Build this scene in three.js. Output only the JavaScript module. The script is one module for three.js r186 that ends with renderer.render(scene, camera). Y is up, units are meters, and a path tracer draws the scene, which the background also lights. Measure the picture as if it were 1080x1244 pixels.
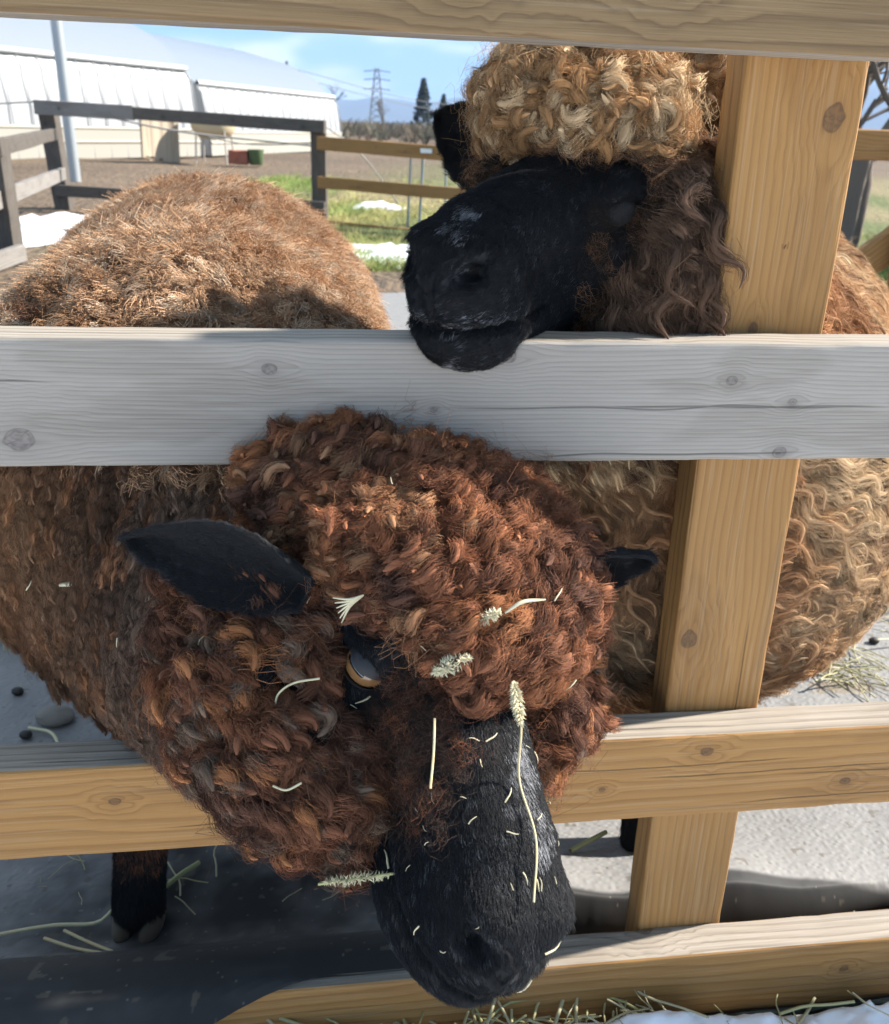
import * as THREE from 'three';
import { mergeGeometries } from 'three/addons/utils/BufferGeometryUtils.js';

// ---------------------------------------------------------------- camera, sky, sun, exposure
const scene = new THREE.Scene();
const camera = new THREE.PerspectiveCamera(2 * Math.atan(622 / 1080) * 180 / Math.PI, 1080 / 1244, 0.05, 9000);
camera.position.set(0, 0.85, 0);
camera.rotation.set(-23.5 * Math.PI / 180, 0, 2.3 * Math.PI / 180, 'XYZ');
camera.focus = 0.62; camera.userData.fStop = 14;
scene.add(camera);
const renderer = new THREE.WebGLRenderer({ antialias: true });
renderer.toneMapping = THREE.LinearToneMapping;
renderer.toneMappingExposure = 3.2;
renderer.shadowMap.enabled = true;
const SUN = new THREE.Vector3(0.78, 0.60, -0.24).normalize();
const sun = new THREE.DirectionalLight(new THREE.Color().setRGB(1, 0.94, 0.86), 4.2);
sun.position.copy(SUN).multiplyScalar(20);
sun.castShadow = true; sun.shadow.mapSize.set(4096, 4096); sun.shadow.radius = 3;
Object.assign(sun.shadow.camera, { left: -12, right: 12, top: 12, bottom: -12, near: 1, far: 60 });
scene.add(sun, sun.target);

// ---------------------------------------------------------------- seeded random numbers and noise
function rngOf(seed) { let a = seed >>> 0; return () => { a = (a + 0x6D2B79F5) | 0; let t = Math.imul(a ^ (a >>> 15), 1 | a); t = (t + Math.imul(t ^ (t >>> 7), 61 | t)) ^ t; return ((t ^ (t >>> 14)) >>> 0) / 4294967296; }; }
const PERM = new Uint8Array(512), GRAD = new Float32Array(256);
{ const r = rngOf(77); const p = [...Array(256).keys()]; for (let i = 255; i > 0; i--) { const j = Math.floor(r() * (i + 1)); [p[i], p[j]] = [p[j], p[i]]; } for (let i = 0; i < 512; i++) PERM[i] = p[i & 255]; for (let i = 0; i < 256; i++) GRAD[i] = r() * 2 - 1; }
function noise(x, y, z = 0) {                              // value noise, -1 .. 1
  const xi = Math.floor(x), yi = Math.floor(y), zi = Math.floor(z);
  let u = x - xi, v = y - yi, w = z - zi; u = u * u * (3 - 2 * u); v = v * v * (3 - 2 * v); w = w * w * (3 - 2 * w);
  const X = xi & 255, Y = yi & 255, Z = zi & 255, Y1 = (Y + 1) & 255, Z1 = (Z + 1) & 255, A = PERM[X], B = PERM[(X + 1) & 255];
  const a0 = PERM[A + Y], a1 = PERM[A + Y1], b0 = PERM[B + Y], b1 = PERM[B + Y1];
  const p = GRAD[PERM[a0 + Z]], q = GRAD[PERM[b0 + Z]], r = GRAD[PERM[a1 + Z]], s = GRAD[PERM[b1 + Z]], e = GRAD[PERM[a0 + Z1]], f = GRAD[PERM[b0 + Z1]], g = GRAD[PERM[a1 + Z1]], h = GRAD[PERM[b1 + Z1]];
  const l0 = p + (q - p) * u, l1 = r + (s - r) * u, m0 = e + (f - e) * u, m1 = g + (h - g) * u, n0 = l0 + (l1 - l0) * v, n1 = m0 + (m1 - m0) * v;
  return n0 + (n1 - n0) * w;
}
function fbm(x, y, z = 0, o = 4) { let s = 0, a = 0.5; for (let i = 0; i < o; i++) { s += a * noise(x, y, z); x = x * 2.03 + 17.1; y = y * 2.03 + 5.7; z = z * 2.03 + 9.3; a *= 0.5; } return s; }
const clamp = (x, a = 0, b = 1) => Math.min(b, Math.max(a, x));
const sstep = (a, b, x) => { const t = clamp((x - a) / (b - a)); return t * t * (3 - 2 * t); };
const mix = (a, b, t) => a + (b - a) * t;
const V = (x, y, z) => new THREE.Vector3(x, y, z);

// the sky: clear blue air with a band of small fair-weather clouds, the same all round
{
  const W = 1024, H = 512, d = new Float32Array(W * H * 4);
  for (let j = 0; j < H; j++) for (let i = 0; i < W; i++) {
    const el = ((j + 0.5) / H - 0.5) * Math.PI, az = ((i + 0.5) / W) * Math.PI * 2;
    const y = Math.sin(el), cx = Math.cos(el) * Math.cos(az), cz = Math.cos(el) * Math.sin(az);
    const e = clamp(y), k = Math.pow(1 - e, 7);
    let r = mix(0.140, 0.118, k), g = mix(0.210, 0.270, k), b = mix(0.300, 0.45, k);
    if (y > 0) {
      const h = y + 0.09, px = cx / h, pz = cz / h;
      const f = fbm(px * 0.9 + 3.1, pz * 0.9 + 7.7, 0.4, 5) + 0.5 * fbm(px * 0.23 + 1, pz * 0.23, 2.2, 3);
      const c = sstep(0.20, 0.42, f) * 0.9 * sstep(0.0, 0.03, y);
      r = mix(r, 0.50, c); g = mix(g, 0.51, c); b = mix(b, 0.53, c);
    } else { r = 0.16; g = 0.17; b = 0.18; }
    const o = (j * W + i) * 4; d[o] = r; d[o + 1] = g; d[o + 2] = b; d[o + 3] = 1;
  }
  const t = new THREE.DataTexture(d, W, H, THREE.RGBAFormat, THREE.FloatType);
  t.mapping = THREE.EquirectangularReflectionMapping; t.magFilter = THREE.LinearFilter; t.minFilter = THREE.LinearFilter; t.wrapS = THREE.RepeatWrapping; t.needsUpdate = true;
  scene.background = t; scene.environment = t;
}

// ---------------------------------------------------------------- helpers
const taken = {};
function numbered(n) { const k = taken[n] = (taken[n] ?? -1) + 1; return k ? `${n}_${String(k).padStart(3, '0')}` : n; }
function tag(o, label, category, group, kind) { if (label) o.userData.label = label; if (category) o.userData.category = category; if (group) o.userData.group = group; if (kind) o.userData.kind = kind; return o; }
function mesh(name, geo, m, parent = scene) { const o = new THREE.Mesh(geo, m); o.name = parent === scene ? numbered(name) : name; o.castShadow = o.receiveShadow = true; parent.add(o); return o; }
function thing(name, label, category, pos = [0, 0, 0], turn = 0, group) { const o = new THREE.Group(); o.name = numbered(name); o.position.set(...pos); o.rotation.y = turn; tag(o, label, category, group); scene.add(o); return o; }
const mat = (r, g, b, rough = 0.9, extra = {}) => new THREE.MeshStandardMaterial({ color: new THREE.Color().setRGB(r, g, b), roughness: rough, ...extra });
function texture(W, H, fn, srgb = true, rx = 1, ry = 1) {     // fn(u, v) gives linear [r, g, b]
  const d = new Uint8Array(W * H * 4);
  const enc = srgb ? (x) => 255 * (x <= 0.0031308 ? x * 12.92 : 1.055 * Math.pow(x, 1 / 2.4) - 0.055) : (x) => 255 * x;
  for (let j = 0; j < H; j++) for (let i = 0; i < W; i++) { const c = fn((i + 0.5) / W, (j + 0.5) / H), o = (j * W + i) * 4; d[o] = enc(clamp(c[0])); d[o + 1] = enc(clamp(c[1])); d[o + 2] = enc(clamp(c[2])); d[o + 3] = 255; }
  const t = new THREE.DataTexture(d, W, H); t.colorSpace = srgb ? THREE.SRGBColorSpace : THREE.NoColorSpace;
  t.wrapS = t.wrapT = THREE.RepeatWrapping; t.magFilter = THREE.LinearFilter; t.minFilter = THREE.LinearMipmapLinearFilter; t.generateMipmaps = true; t.repeat.set(rx, ry); t.needsUpdate = true; return t;
}
function clone(t) { const c = t.clone(); c.needsUpdate = true; return c; }
function tube(points, radius, seg = 24, sides = 6, closed = false) { return new THREE.TubeGeometry(new THREE.CatmullRomCurve3(points.map((p) => p.isVector3 ? p : V(...p))), seg, radius, sides, closed); }
function sheet(x0, x1, z0, z1, nx, nz, fn, uvScale = 1) {     // a ground sheet; fn(x, z) gives its height
  const pos = [], uv = [], idx = [];
  for (let j = 0; j <= nz; j++) for (let i = 0; i <= nx; i++) { const x = mix(x0, x1, i / nx), z = mix(z0, z1, j / nz); pos.push(x, fn(x, z), z); uv.push(x * uvScale, -z * uvScale); }
  for (let j = 0; j < nz; j++) for (let i = 0; i < nx; i++) { const a = j * (nx + 1) + i, b = a + 1, c = a + nx + 1, d = c + 1; idx.push(a, c, b, b, c, d); }
  const g = new THREE.BufferGeometry(); g.setAttribute('position', new THREE.Float32BufferAttribute(pos, 3)); g.setAttribute('uv', new THREE.Float32BufferAttribute(uv, 2)); g.setIndex(idx); g.computeVertexNormals(); return g;
}

// ---------------------------------------------------------------- wood
// Sawn softwood: growth lines that bend round knots, fine fibre, checks and worn patches. u runs along the board (1.3 m a repeat), v across it.
function woodTextures(seed, pal, knots, { lines = 9, warp = 0.5, contrast = 1, cracks = 3, worn = 0, W = 2048, H = 256, len = 1.3, wid = 0.09 } = {}) {
  const r = rngOf(seed), so = seed * 13.7;
  const crack = []; for (let i = 0; i < cracks; i++) crack.push([r(), r() * 0.9 + 0.05, 0.04 + r() * 0.12, r() * 9]);
  const bump = new Float32Array(W * H);
  const map = texture(W, H, (u, v) => {
    const x = u * len, y = v * wid;
    // periodic along u by blending two noise windows
    const per = (f) => { const t = sstep(0.9, 1, u); return t > 0 ? mix(f(x), f(x - len), t) : f(x); };
    let g = v * lines + per((q) => fbm(q * 2.2 + so, v * 1.3, 1.5, 3)) * warp * lines * 0.45 + per((q) => noise(q * 9 + so, v * 2.5, 4)) * 0.35;
    let kn = 0, ring = 0, halo = 0, edge = 0;
    for (const [ku, kv, R] of knots) {
      const wob = 1 + 0.18 * noise(u * 160 + so, v * 14, 8);
      const dx = (x - ku * len) / 1.35, dy = y - kv * wid, d = Math.hypot(dx, dy) * wob;
      g += Math.sign(dy || 1) * -Math.exp(-((d / (R * 3.2)) ** 2)) * 2.4 * (1 - Math.exp(-Math.abs(dy) / (R * 0.5)));
      halo = Math.max(halo, Math.exp(-((d / (R * 2.0)) ** 2)));
      if (d < R) { kn = Math.max(kn, sstep(R, R * 0.82, d)); ring = clamp(0.35 + 0.3 * Math.sin(d / R * 11 + noise(u * 400, v * 40, ku * 9) * 3.5) + 0.5 * noise(u * 500, v * 50, kv * 7) + 0.9 * sstep(0.12, 0.02, Math.abs(Math.sin(Math.atan2(dy, dx) + ku * 40) + 0.3 * noise(u * 200, v * 20, 3))) * (ku * 37 % 1 > 0.4 ? 1 : 0)); edge = Math.max(edge, 1 - Math.abs(d - R * 0.92) / (R * 0.12)); }
    }
    let f = g - Math.floor(g); f = f < 0.82 ? f / 0.82 : (1 - f) / 0.18;         // early wood to late wood
    const late = Math.pow(f, 2.2) * contrast;
    const fib = per((q) => noise(q * 26 + so, v * 120, 3)) * 0.5 + per((q) => noise(q * 60 + so, v * 240, 6)) * 0.5;
    const blotch = per((q) => fbm(q * 5 + so, v * 2.4, 7, 4));
    const wear = worn ? sstep(0.28 - worn * 0.3, 0.55 - worn * 0.3, per((q) => fbm(q * 11 + so, v * 85, 11, 3)) + 0.25 * blotch + 0.25 * fib) * worn : 0;
    let c = [0, 1, 2].map((k) => mix(pal.light[k], pal.dark[k], clamp(0.75 * late + 0.35 * blotch + 0.16 * fib + 0.1)));
    c = c.map((q, k) => mix(q, pal.worn[k], wear * 0.7));
    c = c.map((q, k) => mix(q, pal.dark[k] * 0.92, halo * 0.45));
    c = c.map((q, k) => mix(q, mix(pal.knot[k], pal.knot[k] * 0.55, ring), kn * 0.9) * (1 - 0.45 * clamp(edge) * kn));
    const dirt = sstep(0.16, 0.34, per((q) => fbm(q * 7 + so + 40, v * 3.1, 17, 4))) * (0.55 + 0.45 * fib); c = c.map((q, k) => mix(q, q * [0.62, 0.58, 0.54][k], dirt * 0.55));
    let ck = 0;
    for (const [cu, cv, cl, cn] of crack) { const du = Math.abs(((u - cu + 1.5) % 1) - 0.5); if (du < cl) { const yy = cv + 0.035 * noise(u * 24 + cn, 0.5, cn); ck = Math.max(ck, sstep(0.011, 0.003, Math.abs(v - yy)) * sstep(cl, cl * 0.6, du)); } }
    c = c.map((q) => q * (1 - 0.55 * ck));
    bump[Math.floor(v * H) * W + Math.floor(u * W)] = clamp(0.55 - 0.3 * late + 0.14 * fib - 0.5 * ck - 0.25 * clamp(edge) * kn + 0.1 * kn * ring);
    return c;
  });
  const bm = texture(W, H, (u, v) => { const b = bump[Math.floor(v * H) * W + Math.floor(u * W)]; return [b, b, b]; }, false);
  return { map, bm };
}
function woodMaterial(tx, rough = 0.78, bumpScale = 0.0012) { return new THREE.MeshStandardMaterial({ map: tx.map, bumpMap: tx.bm, bumpScale, roughness: rough }); }
const PAL = {
  grey: { light: [0.335, 0.302, 0.262], dark: [0.188, 0.164, 0.138], worn: [0.40, 0.37, 0.33], knot: [0.22, 0.19, 0.17] },
  honey: { light: [0.345, 0.178, 0.052], dark: [0.225, 0.107, 0.028], worn: [0.40, 0.27, 0.145], knot: [0.17, 0.085, 0.03] },
  brown: { light: [0.215, 0.138, 0.064], dark: [0.120, 0.072, 0.032], worn: [0.36, 0.28, 0.18], knot: [0.12, 0.07, 0.035] },
  bleached: { light: [0.33, 0.285, 0.23], dark: [0.17, 0.14, 0.105], worn: [0.42, 0.38, 0.33], knot: [0.2, 0.15, 0.1] },
};
const rowRail = woodTextures(3, PAL.grey, [[0.499, 0.78, 0.0042], [0.3715, 0.25, 0.0085], [0.585, 0.46, 0.0022], [0.751, 0.70, 0.0036], [0.789, 0.52, 0.0033], [0.787, 0.09, 0.0042], [0.624, 0.88, 0.0045], [0.15, 0.6, 0.006]], { lines: 27, warp: 0.16, contrast: 0.62, cracks: 5, worn: 0.25 });
const honeyA = woodTextures(11, PAL.honey, [[0.458, 0.8, 0.0050], [0.566, 0.33, 0.0042], [0.388, 0.42, 0.0026], [0.073, 0.62, 0.004], [0.2, 0.4, 0.003]], { lines: 9, warp: 0.6, contrast: 0.95, cracks: 6, worn: 0.4 });
const honeyB = woodTextures(19, PAL.honey, [[0.09, 0.4, 0.005], [0.86, 0.55, 0.004]], { lines: 7, warp: 0.9, contrast: 0.95, cracks: 2, worn: 0.4 });
const honeyPost = woodTextures(27, PAL.honey, [[0.2, 0.25, 0.0080], [0.088, 0.66, 0.004], [0.88, 0.86, 0.0075]], { lines: 13, warp: 0.35, contrast: 0.8, cracks: 2, worn: 0.5 });
const brownTop = woodTextures(35, PAL.brown, [[0.05, 0.5, 0.008], [0.95, 0.4, 0.008]], { lines: 8, warp: 0.8, contrast: 1.0, cracks: 1, worn: 0.3 });
const bleach = woodTextures(43, PAL.bleached, [[0.3, 0.5, 0.006], [0.7, 0.4, 0.008]], { lines: 10, warp: 0.3, contrast: 0.9, cracks: 5, worn: 0.5, H: 128 });
const woodM = { grey: woodMaterial(rowRail, 0.82, 0.0007), honeyA: woodMaterial(honeyA), honeyB: woodMaterial(honeyB), honeyPost: woodMaterial(honeyPost, 0.74, 0.0010), brown: woodMaterial(brownTop, 0.8), bleach: woodMaterial(bleach, 0.85, 0.002) };

// A sawn board along +x: eased arrises with small dents, wide faces in slot 0, narrow faces and ends in slot 1.
function boardGeometry(L, H, T, seed, { bevel = 0.004, len = 1.3, u0 = 0, wob = 0.0004, step = 0.02 } = {}) {
  const prof = [], hy = H / 2, hz = T / 2, nb = 3;
  // [y, z, v, slot]; v measured in units of the face width
  const corner = (cy, cz, a0) => { for (let i = 0; i <= nb; i++) { const a = a0 + (Math.PI / 2) * i / nb; prof.push([cy + bevel * Math.sin(a), cz + bevel * Math.cos(a)]); } };
  corner(hy - bevel, hz - bevel, 0); corner(hy - bevel, -hz + bevel, Math.PI / 2); corner(-hy + bevel, -hz + bevel, Math.PI); corner(-hy + bevel, hz - bevel, Math.PI * 1.5);
  prof.reverse();                                              // so that faces look outwards
  const n = prof.length, N = Math.max(2, Math.round(L / step));
  const pos = [], uv = [], slots = [[], []];
  const ring = (i) => { const x = -L / 2 + L * i / N; return prof.map(([y, z]) => { const c = (Math.abs(y) > hy - bevel * 1.01 && Math.abs(z) > hz - bevel * 1.01) ? 1 : 0; const d = wob * fbm(x * 40 + seed, y * 60, z * 60 + seed, 3) * (1 + 2.5 * c); const b = 0.0015 * Math.sin(x * 2.1 + seed); return [x, y - Math.sign(y) * Math.max(0, d) + b * 0.6, z - Math.sign(z) * Math.max(0, d) + b]; }); };
  let prev = ring(0);
  for (let i = 0; i < N; i++) {
    const next = ring(i + 1);
    for (let k = 0; k < n; k++) {
      const a = prev[k], b = prev[(k + 1) % n], c = next[k], d = next[(k + 1) % n];
      const my = (prof[k][0] + prof[(k + 1) % n][0]) / 2, mz = (prof[k][1] + prof[(k + 1) % n][1]) / 2;
      const wide = Math.abs(mz) > hz - bevel * 0.35 && Math.abs(my) < hy - bevel * 0.2 || (Math.abs(mz) > hz - bevel * 0.5 && Math.abs(my) < hy);
      const s = wide ? 0 : 1, base = pos.length / 3;
      const vy = (p) => wide ? (p[1] + hy) / H * 0.98 + 0.01 : (p[2] + hz) / H + 0.1 + (my > 0 ? 0.3 : 0);
      for (const p of [a, b, c, d]) { pos.push(...p); uv.push((p[0] + L / 2) / len + u0, vy(p)); }
      slots[s].push(base, base + 1, base + 2, base + 2, base + 1, base + 3);
    }
    prev = next;
  }
  for (const [i, sgn] of [[0, -1], [N, 1]]) { const rg = ring(i), base = pos.length / 3; for (const p of rg) { pos.push(...p); uv.push(p[2] / len, (p[1] + hy) / H); } for (let k = 1; k < n - 1; k++) sgn < 0 ? slots[1].push(base, base + k + 1, base + k) : slots[1].push(base, base + k, base + k + 1); }
  const g = new THREE.BufferGeometry(); g.setAttribute('position', new THREE.Float32BufferAttribute(pos, 3)); g.setAttribute('uv', new THREE.Float32BufferAttribute(uv, 2));
  g.setIndex([...slots[0], ...slots[1]]); g.addGroup(0, slots[0].length, 0); g.addGroup(slots[0].length, slots[1].length, 1);
  g.computeVertexNormals(); return g;
}

// ---------------------------------------------------------------- the near fence
// fence frame: along (cos 8.2, 0, -sin 8.2); front face of the rails 0.6 m before the camera
const FA = 8.2 * Math.PI / 180;
const fence = thing('paddock_fence', 'near fence of honey stained boards with one silver grey rail', 'fence', [0, 0, -0.6], FA);
const T = 0.038, RL = 2.7, RX = 0.15;
function rail(yBot, H, mats, seed, u0, label, dz = 0) { const o = mesh('rail', boardGeometry(RL, H, T, seed, { u0 }), mats, fence); o.position.set(RX, yBot + H / 2, -T / 2 + dz); if (label) o.userData.label = label; return o; }
rail(0.8985, 0.089, [woodM.brown, woodM.bleach], 1, 0.03, 'brown weathered top rail');
rail(0.6265, 0.089, [woodM.grey, woodM.bleach], 2, 0.67, 'silver grey weathered rail under the raised head');
rail(0.2825, 0.0905, [woodM.honeyA, woodM.bleach], 3, 0.35, 'honey coloured rail with worn pale top edge');
rail(0.013, 0.0895, [woodM.honeyB, woodM.bleach], 4, 0.6, 'honey coloured bottom rail sunk in snow');
for (const [u, lean] of [[0.2615, 0.034], [-1.05, 0.01], [1.42, 0.02]]) {
  const o = mesh('post', boardGeometry(1.32, 0.089, 0.038, 7 + u * 3, { u0: 0.02 + u }), [woodM.honeyPost, woodM.honeyA], fence);
  o.rotation.set(0, 0, Math.PI / 2 + lean); o.position.set(u, 0.33, -T - 0.019 - 0.0015);
}

// ---------------------------------------------------------------- distance fields and their surface
const smin = (a, b, k) => { const h = clamp(0.5 + 0.5 * (b - a) / k); return mix(b, a, h) - k * h * (1 - h); };
function cone(px, py, pz, c) { const [ax, ay, az, ra, bx, by, bz, rb] = c; const ux = bx - ax, uy = by - ay, uz = bz - az; const t = clamp(((px - ax) * ux + (py - ay) * uy + (pz - az) * uz) / (ux * ux + uy * uy + uz * uz + 1e-12)); const dx = px - ax - ux * t, dy = py - ay - uy * t, dz = pz - az - uz * t; return Math.sqrt(dx * dx + dy * dy + dz * dz) - (ra + (rb - ra) * t); }
function ell(px, py, pz, e) { const dx = px - e[0], dy = py - e[1], dz = pz - e[2]; const k0 = Math.hypot(dx / e[3], dy / e[4], dz / e[5]), k1 = Math.hypot(dx / (e[3] * e[3]), dy / (e[4] * e[4]), dz / (e[5] * e[5])); return k1 < 1e-9 ? -Math.min(e[3], e[4], e[5]) : k0 * (k0 - 1) / k1; }
function surfaceNets(f, lo, hi, cell, skip) {               // naive surface nets; skip(x, y, z) leaves cells out
  const n = [0, 1, 2].map((k) => Math.ceil((hi[k] - lo[k]) / cell) + 1), [nx, ny, nz] = n;
  const val = new Float32Array(nx * ny * nz), id = new Int32Array(nx * ny * nz).fill(-1);
  const S = 4;                                              // skip blocks that are far from the surface
  for (let K = 0; K < nz; K += S) for (let J = 0; J < ny; J += S) for (let I = 0; I < nx; I += S) {
    const m = f(lo[0] + (I + S / 2) * cell, lo[1] + (J + S / 2) * cell, lo[2] + (K + S / 2) * cell), far = Math.abs(m) > cell * S * 1.6;
    for (let k = K; k < Math.min(K + S, nz); k++) for (let j = J; j < Math.min(J + S, ny); j++) for (let i = I; i < Math.min(I + S, nx); i++)
      val[(k * ny + j) * nx + i] = far ? m : f(lo[0] + i * cell, lo[1] + j * cell, lo[2] + k * cell);
  }
  const pos = [], idx = [], off = [0, 1, nx, nx + 1, nx * ny, nx * ny + 1, nx * ny + nx, nx * ny + nx + 1];
  const E = [[0, 1], [2, 3], [4, 5], [6, 7], [0, 2], [1, 3], [4, 6], [5, 7], [0, 4], [1, 5], [2, 6], [3, 7]];
  for (let k = 0; k < nz - 1; k++) for (let j = 0; j < ny - 1; j++) for (let i = 0; i < nx - 1; i++) {
    const b = (k * ny + j) * nx + i; let neg = 0; for (const o of off) if (val[b + o] < 0) neg++;
    if (neg === 0 || neg === 8) continue;
    const cx = lo[0] + (i + 0.5) * cell, cy = lo[1] + (j + 0.5) * cell, cz = lo[2] + (k + 0.5) * cell;
    if (skip && skip(cx, cy, cz)) continue;
    let sx = 0, sy = 0, sz = 0, c = 0;
    for (const [p, q] of E) { const a = val[b + off[p]], d = val[b + off[q]]; if ((a < 0) === (d < 0)) continue; const t = a / (a - d); sx += (p & 1) + ((q & 1) - (p & 1)) * t; sy += ((p >> 1) & 1) + (((q >> 1) & 1) - ((p >> 1) & 1)) * t; sz += (p >> 2) + ((q >> 2) - (p >> 2)) * t; c++; }
    id[b] = pos.length / 3; pos.push(lo[0] + (i + sx / c) * cell, lo[1] + (j + sy / c) * cell, lo[2] + (k + sz / c) * cell);
  }
  const quad = (a, b, c, d, flip) => { if (a < 0 || b < 0 || c < 0 || d < 0) return; flip ? idx.push(a, b, c, b, d, c) : idx.push(a, c, b, b, c, d); };
  const sx = 1, sy = nx, sz = nx * ny;
  for (let k = 1; k < nz - 1; k++) for (let j = 1; j < ny - 1; j++) for (let i = 1; i < nx - 1; i++) {
    const b = (k * ny + j) * nx + i, s = val[b] < 0;
    if (s !== (val[b + sx] < 0)) quad(id[b], id[b - sy], id[b - sz], id[b - sy - sz], s);
    if (s !== (val[b + sy] < 0)) quad(id[b], id[b - sz], id[b - sx], id[b - sx - sz], s);
    if (s !== (val[b + sz] < 0)) quad(id[b], id[b - sx], id[b - sy], id[b - sx - sy], s);
  }
  return { pos, idx };
}
function finish(parts, f, colour) {                         // merge grids, take normals from the field, colours from the region
  const pos = [], idx = [];
  for (const p of parts) { const o = pos.length / 3; for (const x of p.pos) pos.push(x); for (const x of p.idx) idx.push(x + o); }
  const regs = []; const nor = new Float32Array(pos.length), col = new Float32Array(pos.length), e = 0.0015, c = [0, 0, 0];
  for (let i = 0; i < pos.length; i += 3) {
    const [x, y, z] = [pos[i], pos[i + 1], pos[i + 2]];
    const nx = f(x + e, y, z) - f(x - e, y, z), ny = f(x, y + e, z) - f(x, y - e, z), nz = f(x, y, z + e) - f(x, y, z - e), l = Math.hypot(nx, ny, nz) || 1;
    nor[i] = nx / l; nor[i + 1] = ny / l; nor[i + 2] = nz / l; regs.push(colour(x, y, z, c)); col[i] = c[0]; col[i + 1] = c[1]; col[i + 2] = c[2];
  }
  const g = new THREE.BufferGeometry(); g.setAttribute('position', new THREE.Float32BufferAttribute(pos, 3)); g.setAttribute('normal', new THREE.BufferAttribute(nor, 3)); g.setAttribute('color', new THREE.BufferAttribute(col, 3)); g.setIndex(idx); g.userData.region = regs; return g;
}

// ---------------------------------------------------------------- locks of wool: bundles of fibres round a curled axis
function lockGeometry(seed, { n = 30, seg = 10, R = 0.006, fr = 0.00035, curve, spread = (t) => 1, core = 0.6, fly = 0.15, jit = 0.25, sides = 3 }) {
  const r = rngOf(seed), P = [], N = [], I = [];
  const path = (t) => curve(t, seed);
  const frame = (t) => { const a = path(Math.max(0, t - 0.01)), b = path(Math.min(1, t + 0.01)); const T = V(b[0] - a[0], b[1] - a[1], b[2] - a[2]).normalize(); const s = Math.abs(T.y) < 0.9 ? V(0, 1, 0) : V(1, 0, 0); const B = V().crossVectors(T, s).normalize(), Nn = V().crossVectors(B, T); return [T, B, Nn]; };
  function V(x = 0, y = 0, z = 0) { return new THREE.Vector3(x, y, z); }
  const frames = []; for (let s = 0; s <= seg; s++) frames.push([path(s / seg), ...frame(s / seg)]);
  const strand = (pts, rad, sd) => { const base = P.length / 3; for (let s = 0; s < pts.length; s++) { const [, , B, Nn] = frames[Math.min(s, seg)]; const q = rad(s / (pts.length - 1)); for (let k = 0; k < sd; k++) { const a = k / sd * Math.PI * 2; const dx = B.x * Math.cos(a) + Nn.x * Math.sin(a), dy = B.y * Math.cos(a) + Nn.y * Math.sin(a), dz = B.z * Math.cos(a) + Nn.z * Math.sin(a); P.push(pts[s][0] + dx * q, pts[s][1] + dy * q, pts[s][2] + dz * q); N.push(dx, dy, dz); } }
    for (let s = 0; s < pts.length - 1; s++) for (let k = 0; k < sd; k++) { const a = base + s * sd + k, b = base + s * sd + (k + 1) % sd; I.push(a, a + sd, b, b, a + sd, b + sd); } };
  if (core > 0) strand(frames.map((f) => f[0]), (t) => R * core * spread(t) * (t > 0.96 ? 0.4 : 1) , 6);
  for (let i = 0; i < n; i++) {
    const th = r() * 7, rr = Math.sqrt(0.25 + 0.75 * r()), wild = r() < fly ? 1.6 + r() : 1, ph = r() * 7, fq = 6 + r() * 12, ph2 = r() * 7, cr = 0.10 + r() * 0.16, tw = (r() - 0.5) * 3, end = 0.75 + r() * 0.25, jx = (r() - .5), jy = (r() - .5);
    const pts = []; for (let s = 0; s <= seg; s++) { const t = s / seg * end, k = t * seg, k0 = Math.min(seg - 1, Math.floor(k)), w = k - k0; const [c0, , B0, N0] = frames[k0], [c1] = frames[k0 + 1]; const q = R * rr * spread(t) * (1 + (wild - 1) * t * t), a = th + tw * t; const j = R * (jit * Math.sin(fq * t + ph) + cr * Math.sin(38 * t + ph2)); pts.push([0, 1, 2].map((m) => mix(c0[m], c1[m], w) + B0.getComponent(m) * (q * Math.cos(a) + j + jx * R * .3 * t) + N0.getComponent(m) * (q * Math.sin(a) + j * 0.7 + jy * R * .3 * t))); }
    strand(pts, (t) => fr * (1 - 0.6 * t * t), sides);
  }
  const g = new THREE.BufferGeometry(); g.setAttribute('position', new THREE.Float32BufferAttribute(P, 3)); g.setAttribute('normal', new THREE.Float32BufferAttribute(N, 3)); g.setIndex(I); return g;
}
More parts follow.
